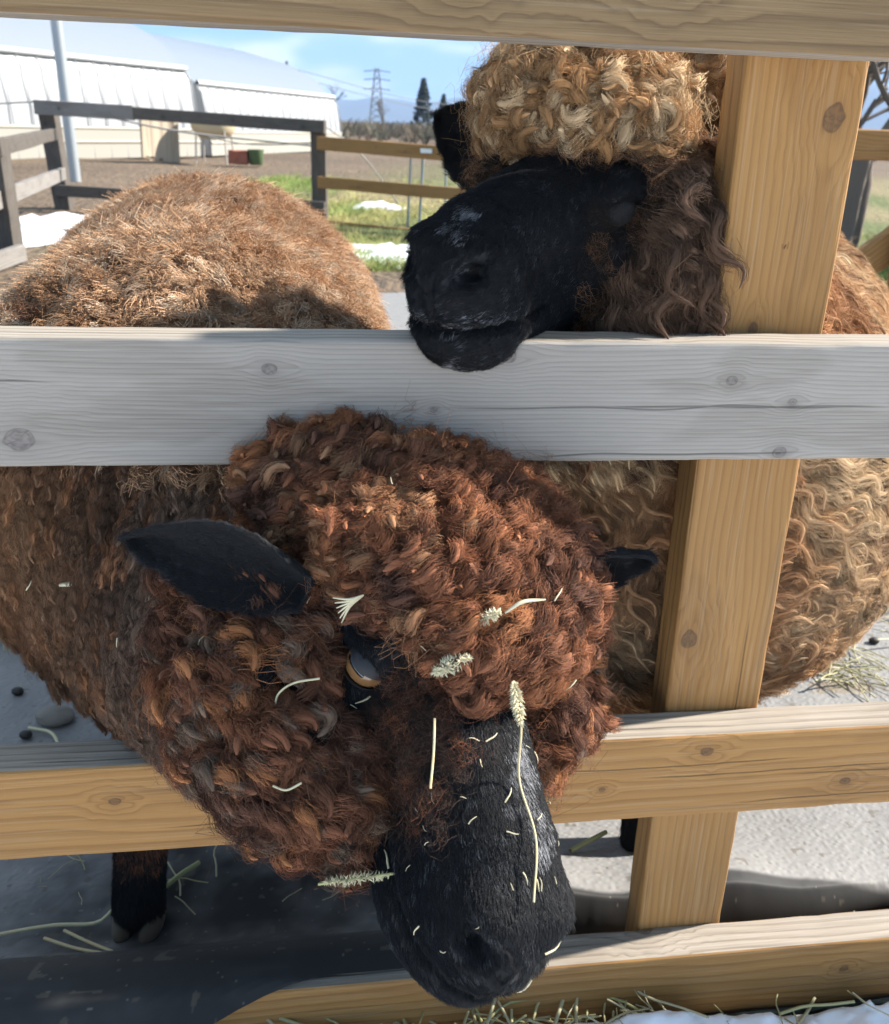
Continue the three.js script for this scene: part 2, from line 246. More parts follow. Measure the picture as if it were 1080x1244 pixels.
const LOCKS = {
  // tight crimped knobs of a topknot, 22 mm
  curl: [1, 2, 3, 4, 5, 6].map((s) => lockGeometry(s, { n: 70, seg: 20, R: 0.0046, fr: 0.00024, core: 0.55, fly: 0.16, jit: 0.34, curve: (t) => { const a = t * (6 + s * 0.7) + s, q = 0.0054 * (0.45 + 0.55 * t); return [0.024 * t + q * 0.4 * Math.sin(a * 0.5), 0.003 + 0.010 * Math.sin(t * 2.7) + q * Math.sin(a) * 0.75, q * Math.cos(a)]; }, spread: (t) => (0.8 + 0.4 * Math.sin(t * 3)) * (1 - 0.3 * t ** 4) })),
  // crimped cords of a neck, 45 mm
  cord: [11, 12, 13, 14].map((s) => lockGeometry(s, { n: 66, seg: 18, R: 0.0046, fr: 0.00022, core: 0.42, fly: 0.3, jit: 0.42, curve: (t) => [0.045 * t, 0.003 + 0.005 * Math.sin(t * 3.0) + 0.0013 * Math.sin(t * 26 + s), 0.0016 * Math.sin(t * 21 + s * 2)], spread: (t) => 0.6 + 0.5 * Math.sin(t * 3.1) })),
  // short open tufts of a back, 30 mm
  tuft: [21, 22, 23, 24].map((s) => lockGeometry(s, { n: 24, seg: 7, R: 0.0042, fr: 0.00036, core: 0, fly: 0.35, jit: 0.4, curve: (t) => [0.022 * t, 0.016 * Math.sin(t * 1.9), 0.004 * Math.sin(t * 4 + s)], spread: (t) => 0.5 + 0.9 * t })),
  // long wavy staples of a flank, 75 mm
  wave: [31, 32, 33, 34].map((s) => lockGeometry(s, { n: 42, seg: 18, R: 0.0062, fr: 0.00026, core: 0.42, fly: 0.28, jit: 0.4, curve: (t) => [0.07 * t, 0.004 + 0.012 * Math.sin(t * 2.6) + 0.002 * Math.sin(t * 14 + s), 0.005 * Math.sin(t * 11 + s) * (0.4 + t)], spread: (t) => (0.7 + 0.5 * Math.sin(t * 2.6)) * (1 - 0.75 * t ** 2) })),
  // loose frizz
  frizz: [41, 42, 43].map((s) => lockGeometry(s, { n: 12, seg: 12, R: 0.011, fr: 0.00016, core: 0, fly: 0.5, jit: 0.6, curve: (t) => [0.020 * t + 0.006 * Math.sin(t * 7 + s), 0.020 * Math.sin(t * 1.7), 0.007 * Math.sin(t * 6 + s * 2)], spread: (t) => 0.5 + 0.8 * t })),
  // a patch of short smooth hairs of a face, 8 mm
  hair: [51, 52, 53].map((s) => { const r = rngOf(s), gs = []; for (let i = 0; i < 24; i++) { const ox = (r() - 0.5) * 0.008, oz = (r() - 0.5) * 0.008, L = 0.0055 + r() * 0.004, ya = (r() - 0.5) * 0.5, li = 0.10 + r() * 0.22; const c = (t) => [ox + L * t * Math.cos(ya), L * li * Math.sin(t * 2.2) - 0.0006, oz + L * t * Math.sin(ya)]; gs.push(lockGeometry(s * 100 + i, { n: 1, seg: 4, R: 0.00002, fr: 0.00016, core: 0, fly: 0, jit: 0, curve: c })); } return mergeGeometries(gs); }),
};
LOCKS.fleck = [61, 62].map((q) => lockGeometry(q, { n: 1, seg: 4, R: 0.0001, fr: 0.00055, core: 0, fly: 0, jit: 0, sides: 4, curve: (t) => [0.009 * (t - 0.5), 0.001 * Math.sin(t * 3), 0.0012 * Math.sin(t * 3 + q)] }));
const fleckM = mat(1, 1, 1, 0.7);
const woolM = new THREE.MeshPhysicalMaterial({ color: 0xffffff, roughness: 0.85, specularIntensity: 0.2, sheen: 0.25, sheenRoughness: 0.6, sheenColor: new THREE.Color(0.5, 0.45, 0.4) });
const hairM = new THREE.MeshPhysicalMaterial({ color: 0xffffff, roughness: 0.55, specularIntensity: 0.38 });
const skinM = new THREE.MeshPhysicalMaterial({ color: 0xffffff, vertexColors: true, roughness: 0.75, specularIntensity: 0.4 });

// Points spread over a surface, weighted by area; put(p, n, r) gives null or { kind, dir, lift, s, col, up }.
const CAMP = camera.position;
function coat(parent, name, geo, count, seed, material, put, want, label) {
  const r = rngOf(seed), P = geo.attributes.position, Nn = geo.attributes.normal, I = geo.index, nt = I.count / 3, cdf = new Float64Array(nt); let sum = 0;
  const a = V(), b = V(), c = V(), na = V(), nb = V(), nc = V();
  for (let t = 0; t < nt; t++) { a.fromBufferAttribute(P, I.getX(t * 3)); b.fromBufferAttribute(P, I.getX(t * 3 + 1)); c.fromBufferAttribute(P, I.getX(t * 3 + 2)); b.sub(a); c.sub(a); if (!want || want.includes(geo.userData.region[I.getX(t * 3)]) || want.includes(geo.userData.region[I.getX(t * 3 + 1)])) sum += b.cross(c).length() / 2; cdf[t] = sum; }
  const N = Math.round(sum * count), bins = {}, m = new THREE.Matrix4(), X = V(), Y = V(), Z = V(), p = V(), n = V(), cam = V();
  for (let i = 0; i < N; i++) {
    const q = r() * sum; let lo = 0, hi = nt - 1; while (lo < hi) { const k = (lo + hi) >> 1; if (cdf[k] < q) lo = k + 1; else hi = k; }
    const i0 = I.getX(lo * 3), i1 = I.getX(lo * 3 + 1), i2 = I.getX(lo * 3 + 2); let u = r(), v = r(); if (u + v > 1) { u = 1 - u; v = 1 - v; }
    a.fromBufferAttribute(P, i0); b.fromBufferAttribute(P, i1); c.fromBufferAttribute(P, i2); p.copy(a).addScaledVector(b.sub(a), u).addScaledVector(c.sub(a), v);
    na.fromBufferAttribute(Nn, i0); nb.fromBufferAttribute(Nn, i1); nc.fromBufferAttribute(Nn, i2); n.copy(na).multiplyScalar(1 - u - v).addScaledVector(nb, u).addScaledVector(nc, v).normalize();
    cam.copy(CAMP).sub(p).normalize(); if (cam.dot(n) < -0.3 && r() > 0.3) continue;     // thinner where the body is turned away
    const o = put(p, n, r); if (!o) continue;
    Y.copy(n); X.copy(o.dir).addScaledVector(Y, -o.dir.dot(Y)); if (X.lengthSq() < 1e-8) continue; X.normalize();
    const l = o.lift ?? 0; if (l) { const cx = X.clone(); X.multiplyScalar(Math.cos(l)).addScaledVector(Y, Math.sin(l)); Y.multiplyScalar(Math.cos(l)).addScaledVector(cx, -Math.sin(l)); }
    Z.crossVectors(X, Y); const s = o.s ?? 1, w = o.w ?? s, fz = r() < 0.5 ? -1 : 1; m.makeBasis(X.clone().multiplyScalar(s), Y.clone().multiplyScalar(w), Z.clone().multiplyScalar(w)); m.setPosition(p.x - n.x * (o.sink ?? 0.002), p.y - n.y * (o.sink ?? 0.002), p.z - n.z * (o.sink ?? 0.002));
    const vs = LOCKS[o.kind], k = o.kind + '/' + Math.floor(r() * vs.length); (bins[k] ??= []).push(m.elements.slice(), o.col.slice());
  }
  for (const k of Object.keys(bins).sort()) {
    const [kind, v] = k.split('/'), list = bins[k], im = new THREE.InstancedMesh(LOCKS[kind][+v], material, list.length / 2), cc = new THREE.Color();
    for (let i = 0; i < list.length; i += 2) { im.setMatrixAt(i / 2, m.fromArray(list[i])); im.setColorAt(i / 2, cc.setRGB(...list[i + 1])); }
    im.name = name; im.castShadow = im.receiveShadow = true; im.userData.kind = 'stuff'; if (label) im.userData.label = label; parent.add(im);
  }
}
const tint = (c, k) => [c[0] * k, c[1] * k, c[2] * k];
const mixc = (a, b, t) => [mix(a[0], b[0], t), mix(a[1], b[1], t), mix(a[2], b[2], t)];

// head frame: origin at the poll, z along the nose, y out of the forehead, x to the sheep's left
function headFrame(origin, axis, view, turn, scale) {
  const a = axis.clone().normalize(), v = view.clone().addScaledVector(a, -view.dot(a)).normalize(), r0 = V().crossVectors(v, a);
  const y = v.clone().multiplyScalar(Math.cos(turn)).addScaledVector(r0, Math.sin(turn)), x = r0.clone().multiplyScalar(Math.cos(turn)).addScaledVector(v, -Math.sin(turn));
  const f = { o: origin, x, y, z: a, s: scale };
  f.local = (px, py, pz, out) => { const dx = px - origin.x, dy = py - origin.y, dz = pz - origin.z; out[0] = (dx * x.x + dy * x.y + dz * x.z) / scale; out[1] = (dx * y.x + dy * y.y + dz * y.z) / scale; out[2] = (dx * a.x + dy * a.y + dz * a.z) / scale; };
  f.world = (lx, ly, lz) => origin.clone().addScaledVector(x, lx * scale).addScaledVector(y, ly * scale).addScaledVector(a, lz * scale);
  f.dir = (lx, ly, lz) => V().addScaledVector(x, lx).addScaledVector(y, ly).addScaledVector(a, lz).normalize();
  return f;
}
// bare head in its own frame: skull, roman nose, muzzle, jaw, cheeks, brows, eye sockets, nostrils, mouth
function headField(x, y, z) {
  const X = Math.abs(x);
  let d = ell(x, y, z, [0, -0.02, 0.035, 0.062, 0.062, 0.078]);
  d = smin(d, cone(X, y, z, [0, -0.018, 0.07, 0.047, 0.003, -0.024, 0.205, 0.031]), 0.02);
  d = smin(d, ell(X, y, z, [0, -0.044, 0.226, 0.0385, 0.040, 0.050]), 0.02);
  d = smin(d, cone(x, y, z, [0, -0.080, 0.045, 0.044, 0, -0.083, 0.205, 0.033]), 0.025);
  d = smin(d, ell(X, y, z, [0.036, -0.052, 0.062, 0.044, 0.05, 0.055]), 0.02);
  d = smin(d, ell(X, y, z, [0.050, 0.000, 0.085, 0.022, 0.02, 0.028]), 0.015);
  d = smin(d, ell(X, y, z, [0, -0.084, 0.212, 0.034, 0.028, 0.056]), 0.026);
  d = smin(d, ell(X, y, z, [0.017, -0.0185, 0.244, 0.016, 0.009, 0.017]), 0.012);   // wing of the nostril
  d = -smin(-d, ell(X, y, z, [0.069, -0.014, 0.100, 0.013, 0.010, 0.016]), 0.006);  // socket
  d = -smin(-d, cone(X, y, z, [0.006, -0.040, 0.278, 0.0034, 0.022, -0.031, 0.271, 0.0066]), 0.004);
  d = -smin(-d, cone(X, y, z, [0.022, -0.031, 0.270, 0.0068, 0.035, -0.021, 0.249, 0.0050]), 0.004);
  d = -smin(-d, ell(X, y, z, [0.025, -0.034, 0.259, 0.0065, 0.0055, 0.014]), 0.004);   // hollow of the nostril
  const ym = -0.071 - 0.03 * Math.max(0, 0.2 - z), mw = sstep(0.150, 0.175, z);
  d += 0.0044 * mw * Math.exp(-(((y - ym) / 0.0026) ** 2));
  if (z > 0.25) d += 0.0035 * Math.exp(-((x / 0.0022) ** 2)) * sstep(-0.075, -0.066, y) * sstep(-0.026, -0.034, y);
  return d;
}
// ear: a pointed cup with thickness, root at the origin, tip along +x, hollow towards +z
function earGeometry(L, W, seed) {
  const nu = 22, nv = 13, pos = [], idx = [];
  for (const side of [0, 1]) for (let i = 0; i <= nu; i++) for (let j = 0; j <= nv; j++) {
    const t = i / nu, v = j / nv * 2 - 1, w = W * 0.5 * (0.42 + 1.15 * Math.sin(Math.min(1, t * 1.25 + 0.08) * Math.PI * 0.62)) * Math.max(0, 1 - t ** 2.4) ** 0.8 * 0.92;
    const cup = 0.42 * W * (1 - t * 0.65) * (v * v - 0.6), th = (side ? -1 : 1) * 0.0022 * (1 - v * v) * (1 - t * 0.6) ;
    pos.push(t * L, v * w + 0.1 * W * t * t, cup + th + 0.05 * L * t * t + 0.0012 * noise(t * 9 + seed, v * 4, side));
  }
  const n1 = (nu + 1) * (nv + 1), at = (s, i, j) => s * n1 + i * (nv + 1) + j;
  for (const s of [0, 1]) for (let i = 0; i < nu; i++) for (let j = 0; j < nv; j++) { const a = at(s, i, j), b = at(s, i + 1, j), c = at(s, i, j + 1), d = at(s, i + 1, j + 1); s ? idx.push(a, c, b, b, c, d) : idx.push(a, b, c, b, d, c); }
  const g = new THREE.BufferGeometry(); g.setAttribute('position', new THREE.Float32BufferAttribute(pos, 3)); g.setIndex(idx); g.computeVertexNormals(); return g;
}
function placeOn(geo, root, along, facing) { const X = along.clone().normalize(), Z = facing.clone().addScaledVector(X, -facing.dot(X)).normalize(), Y = V().crossVectors(Z, X); const m = new THREE.Matrix4().makeBasis(X, Y, Z); m.setPosition(root); geo.applyMatrix4(m); return geo; }
// dusty bare skin round the nostrils, dark inside them
function noseColour(x, y, z, c) {
  const X = Math.abs(x), in1 = Math.min(cone(X, y, z, [0.006, -0.040, 0.278, 0.0034, 0.022, -0.031, 0.271, 0.0066]), cone(X, y, z, [0.022, -0.031, 0.270, 0.0068, 0.035, -0.021, 0.249, 0.0050]));
  const k = in1 < 0.0012 ? 0 : sstep(0.013, 0.004, in1) * sstep(0.235, 0.25, z) * (0.7 + 0.5 * noise(x * 900, y * 900, z * 900));
  const crust = k * sstep(0.1, 0.5, noise(x * 260, y * 260, z * 260)) * sstep(0.010, 0.003, in1);
  for (let i = 0; i < 3; i++) c[i] = mix(mix(c[i], [0.030, 0.029, 0.028][i], clamp(k)), [0.10, 0.09, 0.05][i], crust * 0.6);
}
const nostril = (x, y, z) => Math.min(cone(Math.abs(x), y, z, [0.006, -0.040, 0.278, 0.0034, 0.022, -0.031, 0.271, 0.0066]), cone(Math.abs(x), y, z, [0.022, -0.031, 0.270, 0.0068, 0.035, -0.021, 0.249, 0.0050]));
const BLACK = [0.020, 0.0205, 0.0225];
function eyeball(parent, centre, look, up, radius) {
  const e = mesh('eye', new THREE.SphereGeometry(radius, 32, 24), new THREE.MeshPhysicalMaterial({ color: new THREE.Color().setRGB(0.23, 0.12, 0.05), roughness: 0.25, clearcoat: 1, clearcoatRoughness: 0.05 }), parent);
  e.position.copy(centre);
  const p = new THREE.SphereGeometry(radius * 1.012, 24, 12, 0, Math.PI * 2, 0, 0.62); p.scale(1, 1, 0.36); p.translate(0, 0.0006, 0);
  const pm = mesh('pupil', p, new THREE.MeshPhysicalMaterial({ color: 0x050505, roughness: 0.2, clearcoat: 1 }), e);
  pm.quaternion.setFromRotationMatrix(new THREE.Matrix4().makeBasis(V().crossVectors(look, up).normalize(), look.clone().normalize(), V().crossVectors(V().crossVectors(look, up), look).normalize()));
  const turn = new THREE.Matrix4().makeBasis(V().crossVectors(up, look).normalize(), up.clone().normalize(), V().crossVectors(V().crossVectors(up, look), up).normalize()), lidM = mat(0.012, 0.012, 0.014, 0.55);
  for (const [a, b] of [[0, 1.22], [1.88, 1.26]]) { const l = mesh('eyelid', new THREE.SphereGeometry(radius * 1.1, 28, 12, 0, Math.PI * 2, a, b), lidM, e); lidM.side = THREE.DoubleSide; l.quaternion.setFromRotationMatrix(turn); }
  return e;
}
function hoofGeometry(c, dir) {                             // two toes of a cloven hoof
  const gs = []; for (const s of [-1, 1]) { const g = new THREE.SphereGeometry(1, 14, 10); const p = g.attributes.position; for (let i = 0; i < p.count; i++) { let x = p.getX(i), y = p.getY(i), z = p.getZ(i); y = Math.max(-0.75, y); x *= 1 - 0.25 * y; z = z * (1 - 0.3 * y) + (y < 0 ? 0.2 * -y : 0); p.setXYZ(i, x * 0.0135 + s * 0.0145, (y + 0.75) * 0.020, z * 0.028); } g.rotateY(Math.atan2(dir.x, dir.z)); g.translate(c[0], c[1], c[2]); gs.push(g); }
  const g = mergeGeometries(gs); g.computeVertexNormals(); return g;
}

// ---------------------------------------------------------------- the brown sheep with its head through the fence
const L3 = [0, 0, 0];
let snapA;                                                   // lays a point on the brown sheep's coat
const LITE = 1;                                             // 1 for the full coat
{
  const hA = headFrame(V(-0.0190, 0.5633, -0.5924), V(0.305, -0.362, 0.880), V(-0.035, 0.614, 0.79), 0.70, 1.05);
  const body = [[-0.275, 0.515, -0.93, 0.207, -0.36, 0.513, -1.36, 0.232], [-0.25, 0.44, -0.84, 0.165, -0.29, 0.43, -0.95, 0.17]];
  const neck = [[-0.265, 0.52, -0.82, 0.175, -0.055, 0.515, -0.65, 0.105], [-0.20, 0.45, -0.70, 0.115, -0.12, 0.47, -0.58, 0.085]];
  const cheekE = [[-0.090, -0.080, 0.035, 0.054, 0.064, 0.075], [-0.086, -0.088, 0.080, 0.043, 0.044, 0.066], [0.060, -0.022, 0.075, 0.034, 0.056, 0.076], [-0.045, -0.095, 0.105, 0.042, 0.038, 0.062]];
  const topE = [[0.004, 0.026, 0.038, 0.084, 0.050, 0.092], [-0.045, 0.006, -0.025, 0.060, 0.044, 0.065]];
  // the fleece grows in ropes: cross rows on the topknot, lumps on the cheeks, upright files on the neck
  const rowPhase = (lx, ly, lz) => lz / 0.025 + 0.9 * noise(lx * 16, ly * 10, 3) + 0.35 * noise(lx * 50, lz * 30, 9), rowTop = (lx, ly, lz) => 0.5 + 0.5 * Math.cos(rowPhase(lx, ly, lz) * 6.283), lt = [0, 0, 0], rowWorld = (x, y, z) => { hA.local(x, y, z, lt); return rowPhase(lt[0], lt[1], lt[2]); };
  const lump = (x, y, z) => noise(x * 55, y * 48, z * 55 + 2);
  const filePhase = (x, y, z) => (x * 0.9 + z * 0.55 + 0.16 * (y - 0.5)) / 0.031 + 0.5 * noise(x * 14, y * 9, z * 14) + 0.15 * noise(x * 60, y * 40, z * 60), file = (x, y, z) => 0.5 + 0.5 * Math.cos(filePhase(x, y, z) * 6.283);
  const toCrest = (p, n, phase, amount) => { const e = 0.001, f = phase(p.x, p.y, p.z), gr = V(phase(p.x + e, p.y, p.z) - f, phase(p.x, p.y + e, p.z) - f, phase(p.x, p.y, p.z + e) - f).multiplyScalar(1 / e); gr.addScaledVector(n, -gr.dot(n)); const l = gr.lengthSq(); if (l < 100) return; p.addScaledVector(gr, -(f - Math.round(f)) * amount / l); };
  const legs = [[-0.328, 0.03, -0.742, 0.027, -0.325, 0.14, -0.775, 0.026], [-0.325, 0.14, -0.775, 0.026, -0.30, 0.36, -0.85, 0.06], [-0.12, 0.03, -0.98, 0.027, -0.12, 0.16, -1.0, 0.027], [-0.12, 0.16, -1.0, 0.027, -0.16, 0.38, -0.98, 0.07], [-0.45, 0.03, -1.47, 0.027, -0.46, 0.2, -1.55, 0.024], [-0.46, 0.2, -1.55, 0.024, -0.44, 0.4, -1.42, 0.08], [-0.27, 0.03, -1.49, 0.027, -0.28, 0.2, -1.56, 0.024], [-0.28, 0.2, -1.56, 0.024, -0.3, 0.4, -1.42, 0.08]];
  const g = { body: 0, neck: 0, cheek: 0, top: 0, face: 0, leg: 0 };
  const F = (x, y, z) => {
    let b = 1e3; for (const c of body) b = smin(b, cone(x, y, z, c), 0.08);
    let n = 1e3; for (const c of neck) n = smin(n, cone(x, y, z, c), 0.06);
    let l = 1e3; if (y < 0.5) for (const c of legs) l = Math.min(l, cone(x, y, z, c));
    if (n < 0.03 && n > -0.03) n -= 0.026 * (file(x, y, z) - 0.5); if (b < 0.03 && b > -0.03 && z > -1.1) b -= 0.025 * sstep(-1.05, -0.9, z) * (file(x, y, z) - 0.5) * sstep(0.64, 0.58, y); g.body = b; g.neck = n; g.leg = l; let d = smin(smin(b, n, 0.06), l, 0.03);
    if (z > -0.85) {
      hA.local(x, y, z, L3); const [lx, ly, lz] = L3;
      g.face = headField(lx, ly, lz); g.cheek = Math.min(ell(lx, ly, lz, cheekE[0]), ell(lx, ly, lz, cheekE[1]), ell(lx, ly, lz, cheekE[2]), ell(lx, ly, lz, cheekE[3])); g.top = Math.min(ell(lx, ly, lz, topE[0]), ell(lx, ly, lz, topE[1]));
      if (g.top < 0.03 && g.top > -0.03) g.top -= 0.015 * (rowTop(lx, ly, lz) - 0.5); if (g.cheek < 0.03 && g.cheek > -0.03) g.cheek -= 0.010 * lump(x, y, z);
      d = smin(d, g.face, 0.012); d = smin(d, g.cheek, 0.015); d = smin(d, g.top, 0.012);
    } else g.face = g.cheek = g.top = 1e3;
    return d;
  };
  const region = (p) => { const k = region0(p); hA.local(p.x, p.y, p.z, L3); if ((k === 'cheek' || k === 'top') && strip(L3)) return 'face'; if (k !== 'face') return k; return L3[2] < 0.055 ? (L3[1] > 0 ? 'top' : 'cheek') : 'face'; };
  // bare strip from the eye down the cheek on the near side
  const earRoot = V(-0.084, 0.583, -0.484), earDir = V(-0.130, 0.026, -0.034), er = V(); const underEar = (p) => { er.copy(p).sub(earRoot); const t = clamp(er.dot(earDir) / earDir.lengthSq(), 0.38, 1); return er.addScaledVector(earDir, -t).length() < 0.033; };
  const strip = (l) => l[0] < -0.02 && l[2] > 0.084 && l[2] < 0.2 && l[1] < 0.022 && l[1] > -0.046 - 0.30 * Math.max(0, l[2] - 0.11);
  const region0 = (p) => { F(p.x, p.y, p.z); const { face, cheek, top, neck, body, leg } = g; const m = Math.min(face, cheek - 0.004, top - 0.004, neck, body, leg + 0.012); return m === face ? 'face' : m === top - 0.004 ? 'top' : m === cheek - 0.004 ? 'cheek' : m === leg + 0.012 ? 'leg' : m === neck ? 'neck' : 'body'; };
  const hb = [[-0.22, 0.33, -0.70], [0.20, 0.72, -0.28]];
  const inside = (x, y, z, e) => x > hb[0][0] + e && x < hb[1][0] - e && y > hb[0][1] + e && y < hb[1][1] - e && z > hb[0][2] + e && z < hb[1][2] - e;
  const parts = [surfaceNets(F, [-0.72, 0.0, -1.72], [0.12, 0.82, -0.40], 0.0065, (x, y, z) => inside(x, y, z, 0.008)), surfaceNets(F, hb[0], hb[1], 0.0027)];
  const tmp = V();
  const geo = finish(parts, F, (x, y, z, c) => { tmp.set(x, y, z); const k = region(tmp); const b = k === 'face' || k === 'leg' ? BLACK : k === 'body' ? [0.22, 0.115, 0.06] : [0.115, 0.056, 0.037]; c[0] = b[0]; c[1] = b[1]; c[2] = b[2]; if (k === 'face') { hA.local(x, y, z, L3); noseColour(L3[0], L3[1], L3[2], c); } return k; });
  const sheep = thing('sheep', 'dark brown curly sheep pushing its black face through the fence under the grey rail', 'sheep', [-0.3, 0, -0.95]);
  const inner = (o) => { o.position.set(0.3, 0, 0.95); return o; };
  inner(mesh('body', geo, skinM, sheep)); taken.body = 0;
  const kids0 = sheep.children.length;
  const col = { rust: [0.40, 0.170, 0.072], rust2: [0.25, 0.098, 0.048], umber: [0.125, 0.060, 0.040], dark: [0.072, 0.042, 0.031], taupe: [0.23, 0.155, 0.108], tan: [0.50, 0.320, 0.195], tan2: [0.37, 0.205, 0.108], ash: [0.52, 0.40, 0.29] };
  // topknot: rolled curls in cross rows, dark between
  coat(sheep, 'topknot_curls', geo, 76000 * LITE, 5, woolM, (p, n, r) => {
    if (region(p) !== 'top' || (underEar(p) && r() < 0.8)) return null; hA.local(p.x, p.y, p.z, L3); const [lx, ly, lz] = L3; if (Math.hypot(lx + 0.070, ly + 0.016, (lz - 0.108) * 0.8) < 0.046) return null; const nearEye = Math.hypot(lx + 0.066, ly + 0.012, lz - 0.1) < 0.07;
    const row = rowTop(lx, ly, lz);
    if (r() > 0.02 + 0.98 * sstep(0.32, 0.62, row)) return null; if (r() < 0.25) return null;
    toCrest(p, n, rowWorld, 0.5 * r()); const k = noise(p.x * 22 + 4, p.y * 22, p.z * 22) * 0.6 + 0.5 * noise(p.x * 60, p.y * 60, p.z * 60);
    let c = k > 0.05 ? mixc(col.rust2, col.rust, clamp(k * 1.6)) : mixc(col.rust2, col.umber, clamp(-k * 2.2));
    if (lx > 0.03) c = mixc(c, col.umber, 0.35 * sstep(0.03, 0.08, lx) * sstep(-0.1, 0.3, noise(p.x * 30, p.y * 30, 5)));
    if (lx < -0.035 && r() < 0.3) c = mixc(c, col.tan2, 0.6);
    const d = hA.dir((nearEye || r() < 0.5 ? 1 : -1) * (0.9 + r()), 0, (r() - 0.5) * 1.3 + 0.3);
    return { kind: r() < 0.07 ? 'frizz' : 'curl', dir: d, lift: (r() - 0.3) * 0.55, s: 0.6 + r() * 0.5, col: tint(c, 0.7 + 0.6 * r()), sink: 0.003 };
  }, ['top']);
  coat(sheep, 'cheek_curls', geo, 62000 * LITE, 6, woolM, (p, n, r) => {
    if (region(p) !== 'cheek' || underEar(p)) return null; hA.local(p.x, p.y, p.z, L3);
    const cl = lump(p.x, p.y, p.z); if (cl < -0.12 && r() < 0.93) return null;
    const k = noise(p.x * 26, p.y * 26, p.z * 26 + 9); let c = mixc(col.umber, col.rust2, clamp(0.5 + k)); if (r() < 0.12) c = col.taupe; if (r() < 0.1) c = col.rust;
    const d = V((r() - 0.5) * 1.2, -1, 0.3 + (r() - 0.5)); return { kind: r() < 0.1 ? 'frizz' : 'curl', dir: d, lift: (r() - 0.35) * 0.7, s: 0.65 + r() * 0.5, col: tint(c, 0.65 + 0.6 * r()), sink: 0.003 };
  }, ['cheek']);
  // neck: cords that hang in files
  coat(sheep, 'neck_cords', geo, 95000 * LITE, 7, woolM, (p, n, r) => {
    const reg = region(p); if (reg !== 'neck' && reg !== 'body') return null;
    const toBody = sstep(-0.86, -1.02, p.z) * (reg === 'body' ? 1 : 0.6); if (r() < toBody) return null; if (p.y > 0.615 || reg === 'body' && n.y > 0.82) return null;
    const row = file(p.x, p.y, p.z);
    if (r() > 0.01 + sstep(0.66, 0.84, row)) return null;
    const k = noise(p.x * 11 + 8, p.y * 9, p.z * 11), out = sstep(-0.20, -0.40, p.x);
    let c = mixc(mixc(col.dark, col.taupe, clamp(0.45 + 0.8 * k)), mixc(col.tan2, col.rust2, clamp(0.4 + k)), out * 0.85); if (r() < 0.15) c = mixc(c, col.rust, 0.4);
    return { kind: r() < 0.025 ? 'frizz' : 'cord', dir: V((r() - 0.5) * 0.16 + 0.08, -1, (r() - 0.5) * 0.16 + 0.15), lift: (r() - 0.2) * 0.3, s: 0.6 + r() * 0.45, w: 0.55 + r() * 0.35, col: tint(c, 0.7 + 0.6 * r()), sink: 0.002 };
  }, ['neck', 'body']);
  // back: short open fleece with sun-bleached tips
  coat(sheep, 'back_fleece', geo, 60000 * LITE, 8, woolM, (p, n, r) => {
    const reg = region(p); if (reg !== 'body' && !(reg === 'neck' && p.y > 0.6)) return null; const back = Math.max(sstep(-0.86, -1.02, p.z), sstep(0.7, 0.9, n.y), sstep(0.59, 0.62, p.y)); if (r() > back) return null;
    const k = noise(p.x * 14, p.y * 14, p.z * 14 + 3) * 0.6 + noise(p.x * 45, p.y * 45, p.z * 45) * 0.7; let c = mixc(col.tan2, col.tan, clamp(0.5 + k)); if (k < -0.42) { c = mixc(c, col.umber, 0.8); if (r() < 0.4) return null; } if (r() < 0.25) c = col.ash;
    return { kind: 'tuft', dir: V(0.5 * noise(p.x * 9, p.z * 9, 1) + 0.6, -0.35, 0.5 + noise(p.x * 9, p.z * 9, 7)).addScaledVector(V(r() - 0.5, r() - 0.5, r() - 0.5), 1.1), lift: 0.15 + (r() - 0.5) * 0.8, s: 0.7 + r() * 0.7, col: tint(c, 0.75 + 0.5 * r()), sink: 0.003 };
  }, ['body', 'neck']);
  // black face
  coat(sheep, 'face_hair', geo, 300000 * LITE, 9, hairM, (p, n, r) => {
    const reg = region(p); if (reg !== 'face') return null; hA.local(p.x, p.y, p.z, L3); const [lx, ly, lz] = L3;
    if (nostril(lx, ly, lz) < 0.001) return null; if (Math.hypot(Math.abs(lx) - 0.069, (ly + 0.014) * 1.3, lz - 0.1) < 0.016) return null;
    let c = BLACK; if (r() < 0.04) c = [0.1, 0.1, 0.105];
    const streak = Math.exp(-(((lx - 0.010) / 0.009) ** 2)) * sstep(0.15, 0.17, lz) * sstep(0.245, 0.225, lz) * (0.5 + 0.5 * noise(lz * 60, lx * 200)); if (r() < streak * 0.55) c = [0.30, 0.30, 0.31];
    const d = hA.dir(lx * 4 + (r() - 0.5) * 0.4, -0.25, 1); return { kind: 'hair', dir: d, lift: 0.05 + r() * 0.12, s: 0.6 + r() * 0.35, col: tint(c, 0.7 + r() * 0.7), sink: 0.0004 };
  }, ['face']);
  // short brown wool that runs down beside the bridge of the nose
  coat(sheep, 'cheek_down', geo, 90000 * LITE, 10, woolM, (p, n, r) => {
    if (region(p) !== 'face') return null; hA.local(p.x, p.y, p.z, L3); const [lx, ly, lz] = L3;
    const near = Math.exp(-(((lx + 0.036 + 0.006 * noise(lz * 40, 3)) / 0.013) ** 2)) * sstep(0.215, 0.15, lz) * sstep(0.10, 0.12, lz) * sstep(-0.06, -0.03, ly), far = sstep(0.030, 0.042, lx) * sstep(0.21, 0.15, lz) * sstep(0.08, 0.11, lz);
    if (r() > Math.max(near * 0.5, far)) return null;
    return { kind: 'frizz', dir: hA.dir((r() - 0.5) * 2, 0, 1), lift: (r() - 0.7) * 0.5, s: 0.35 + r() * 0.3, col: tint(r() < 0.25 ? col.rust2 : col.dark, 0.8 + r() * 0.7), sink: 0.002 };
  }, ['face']);
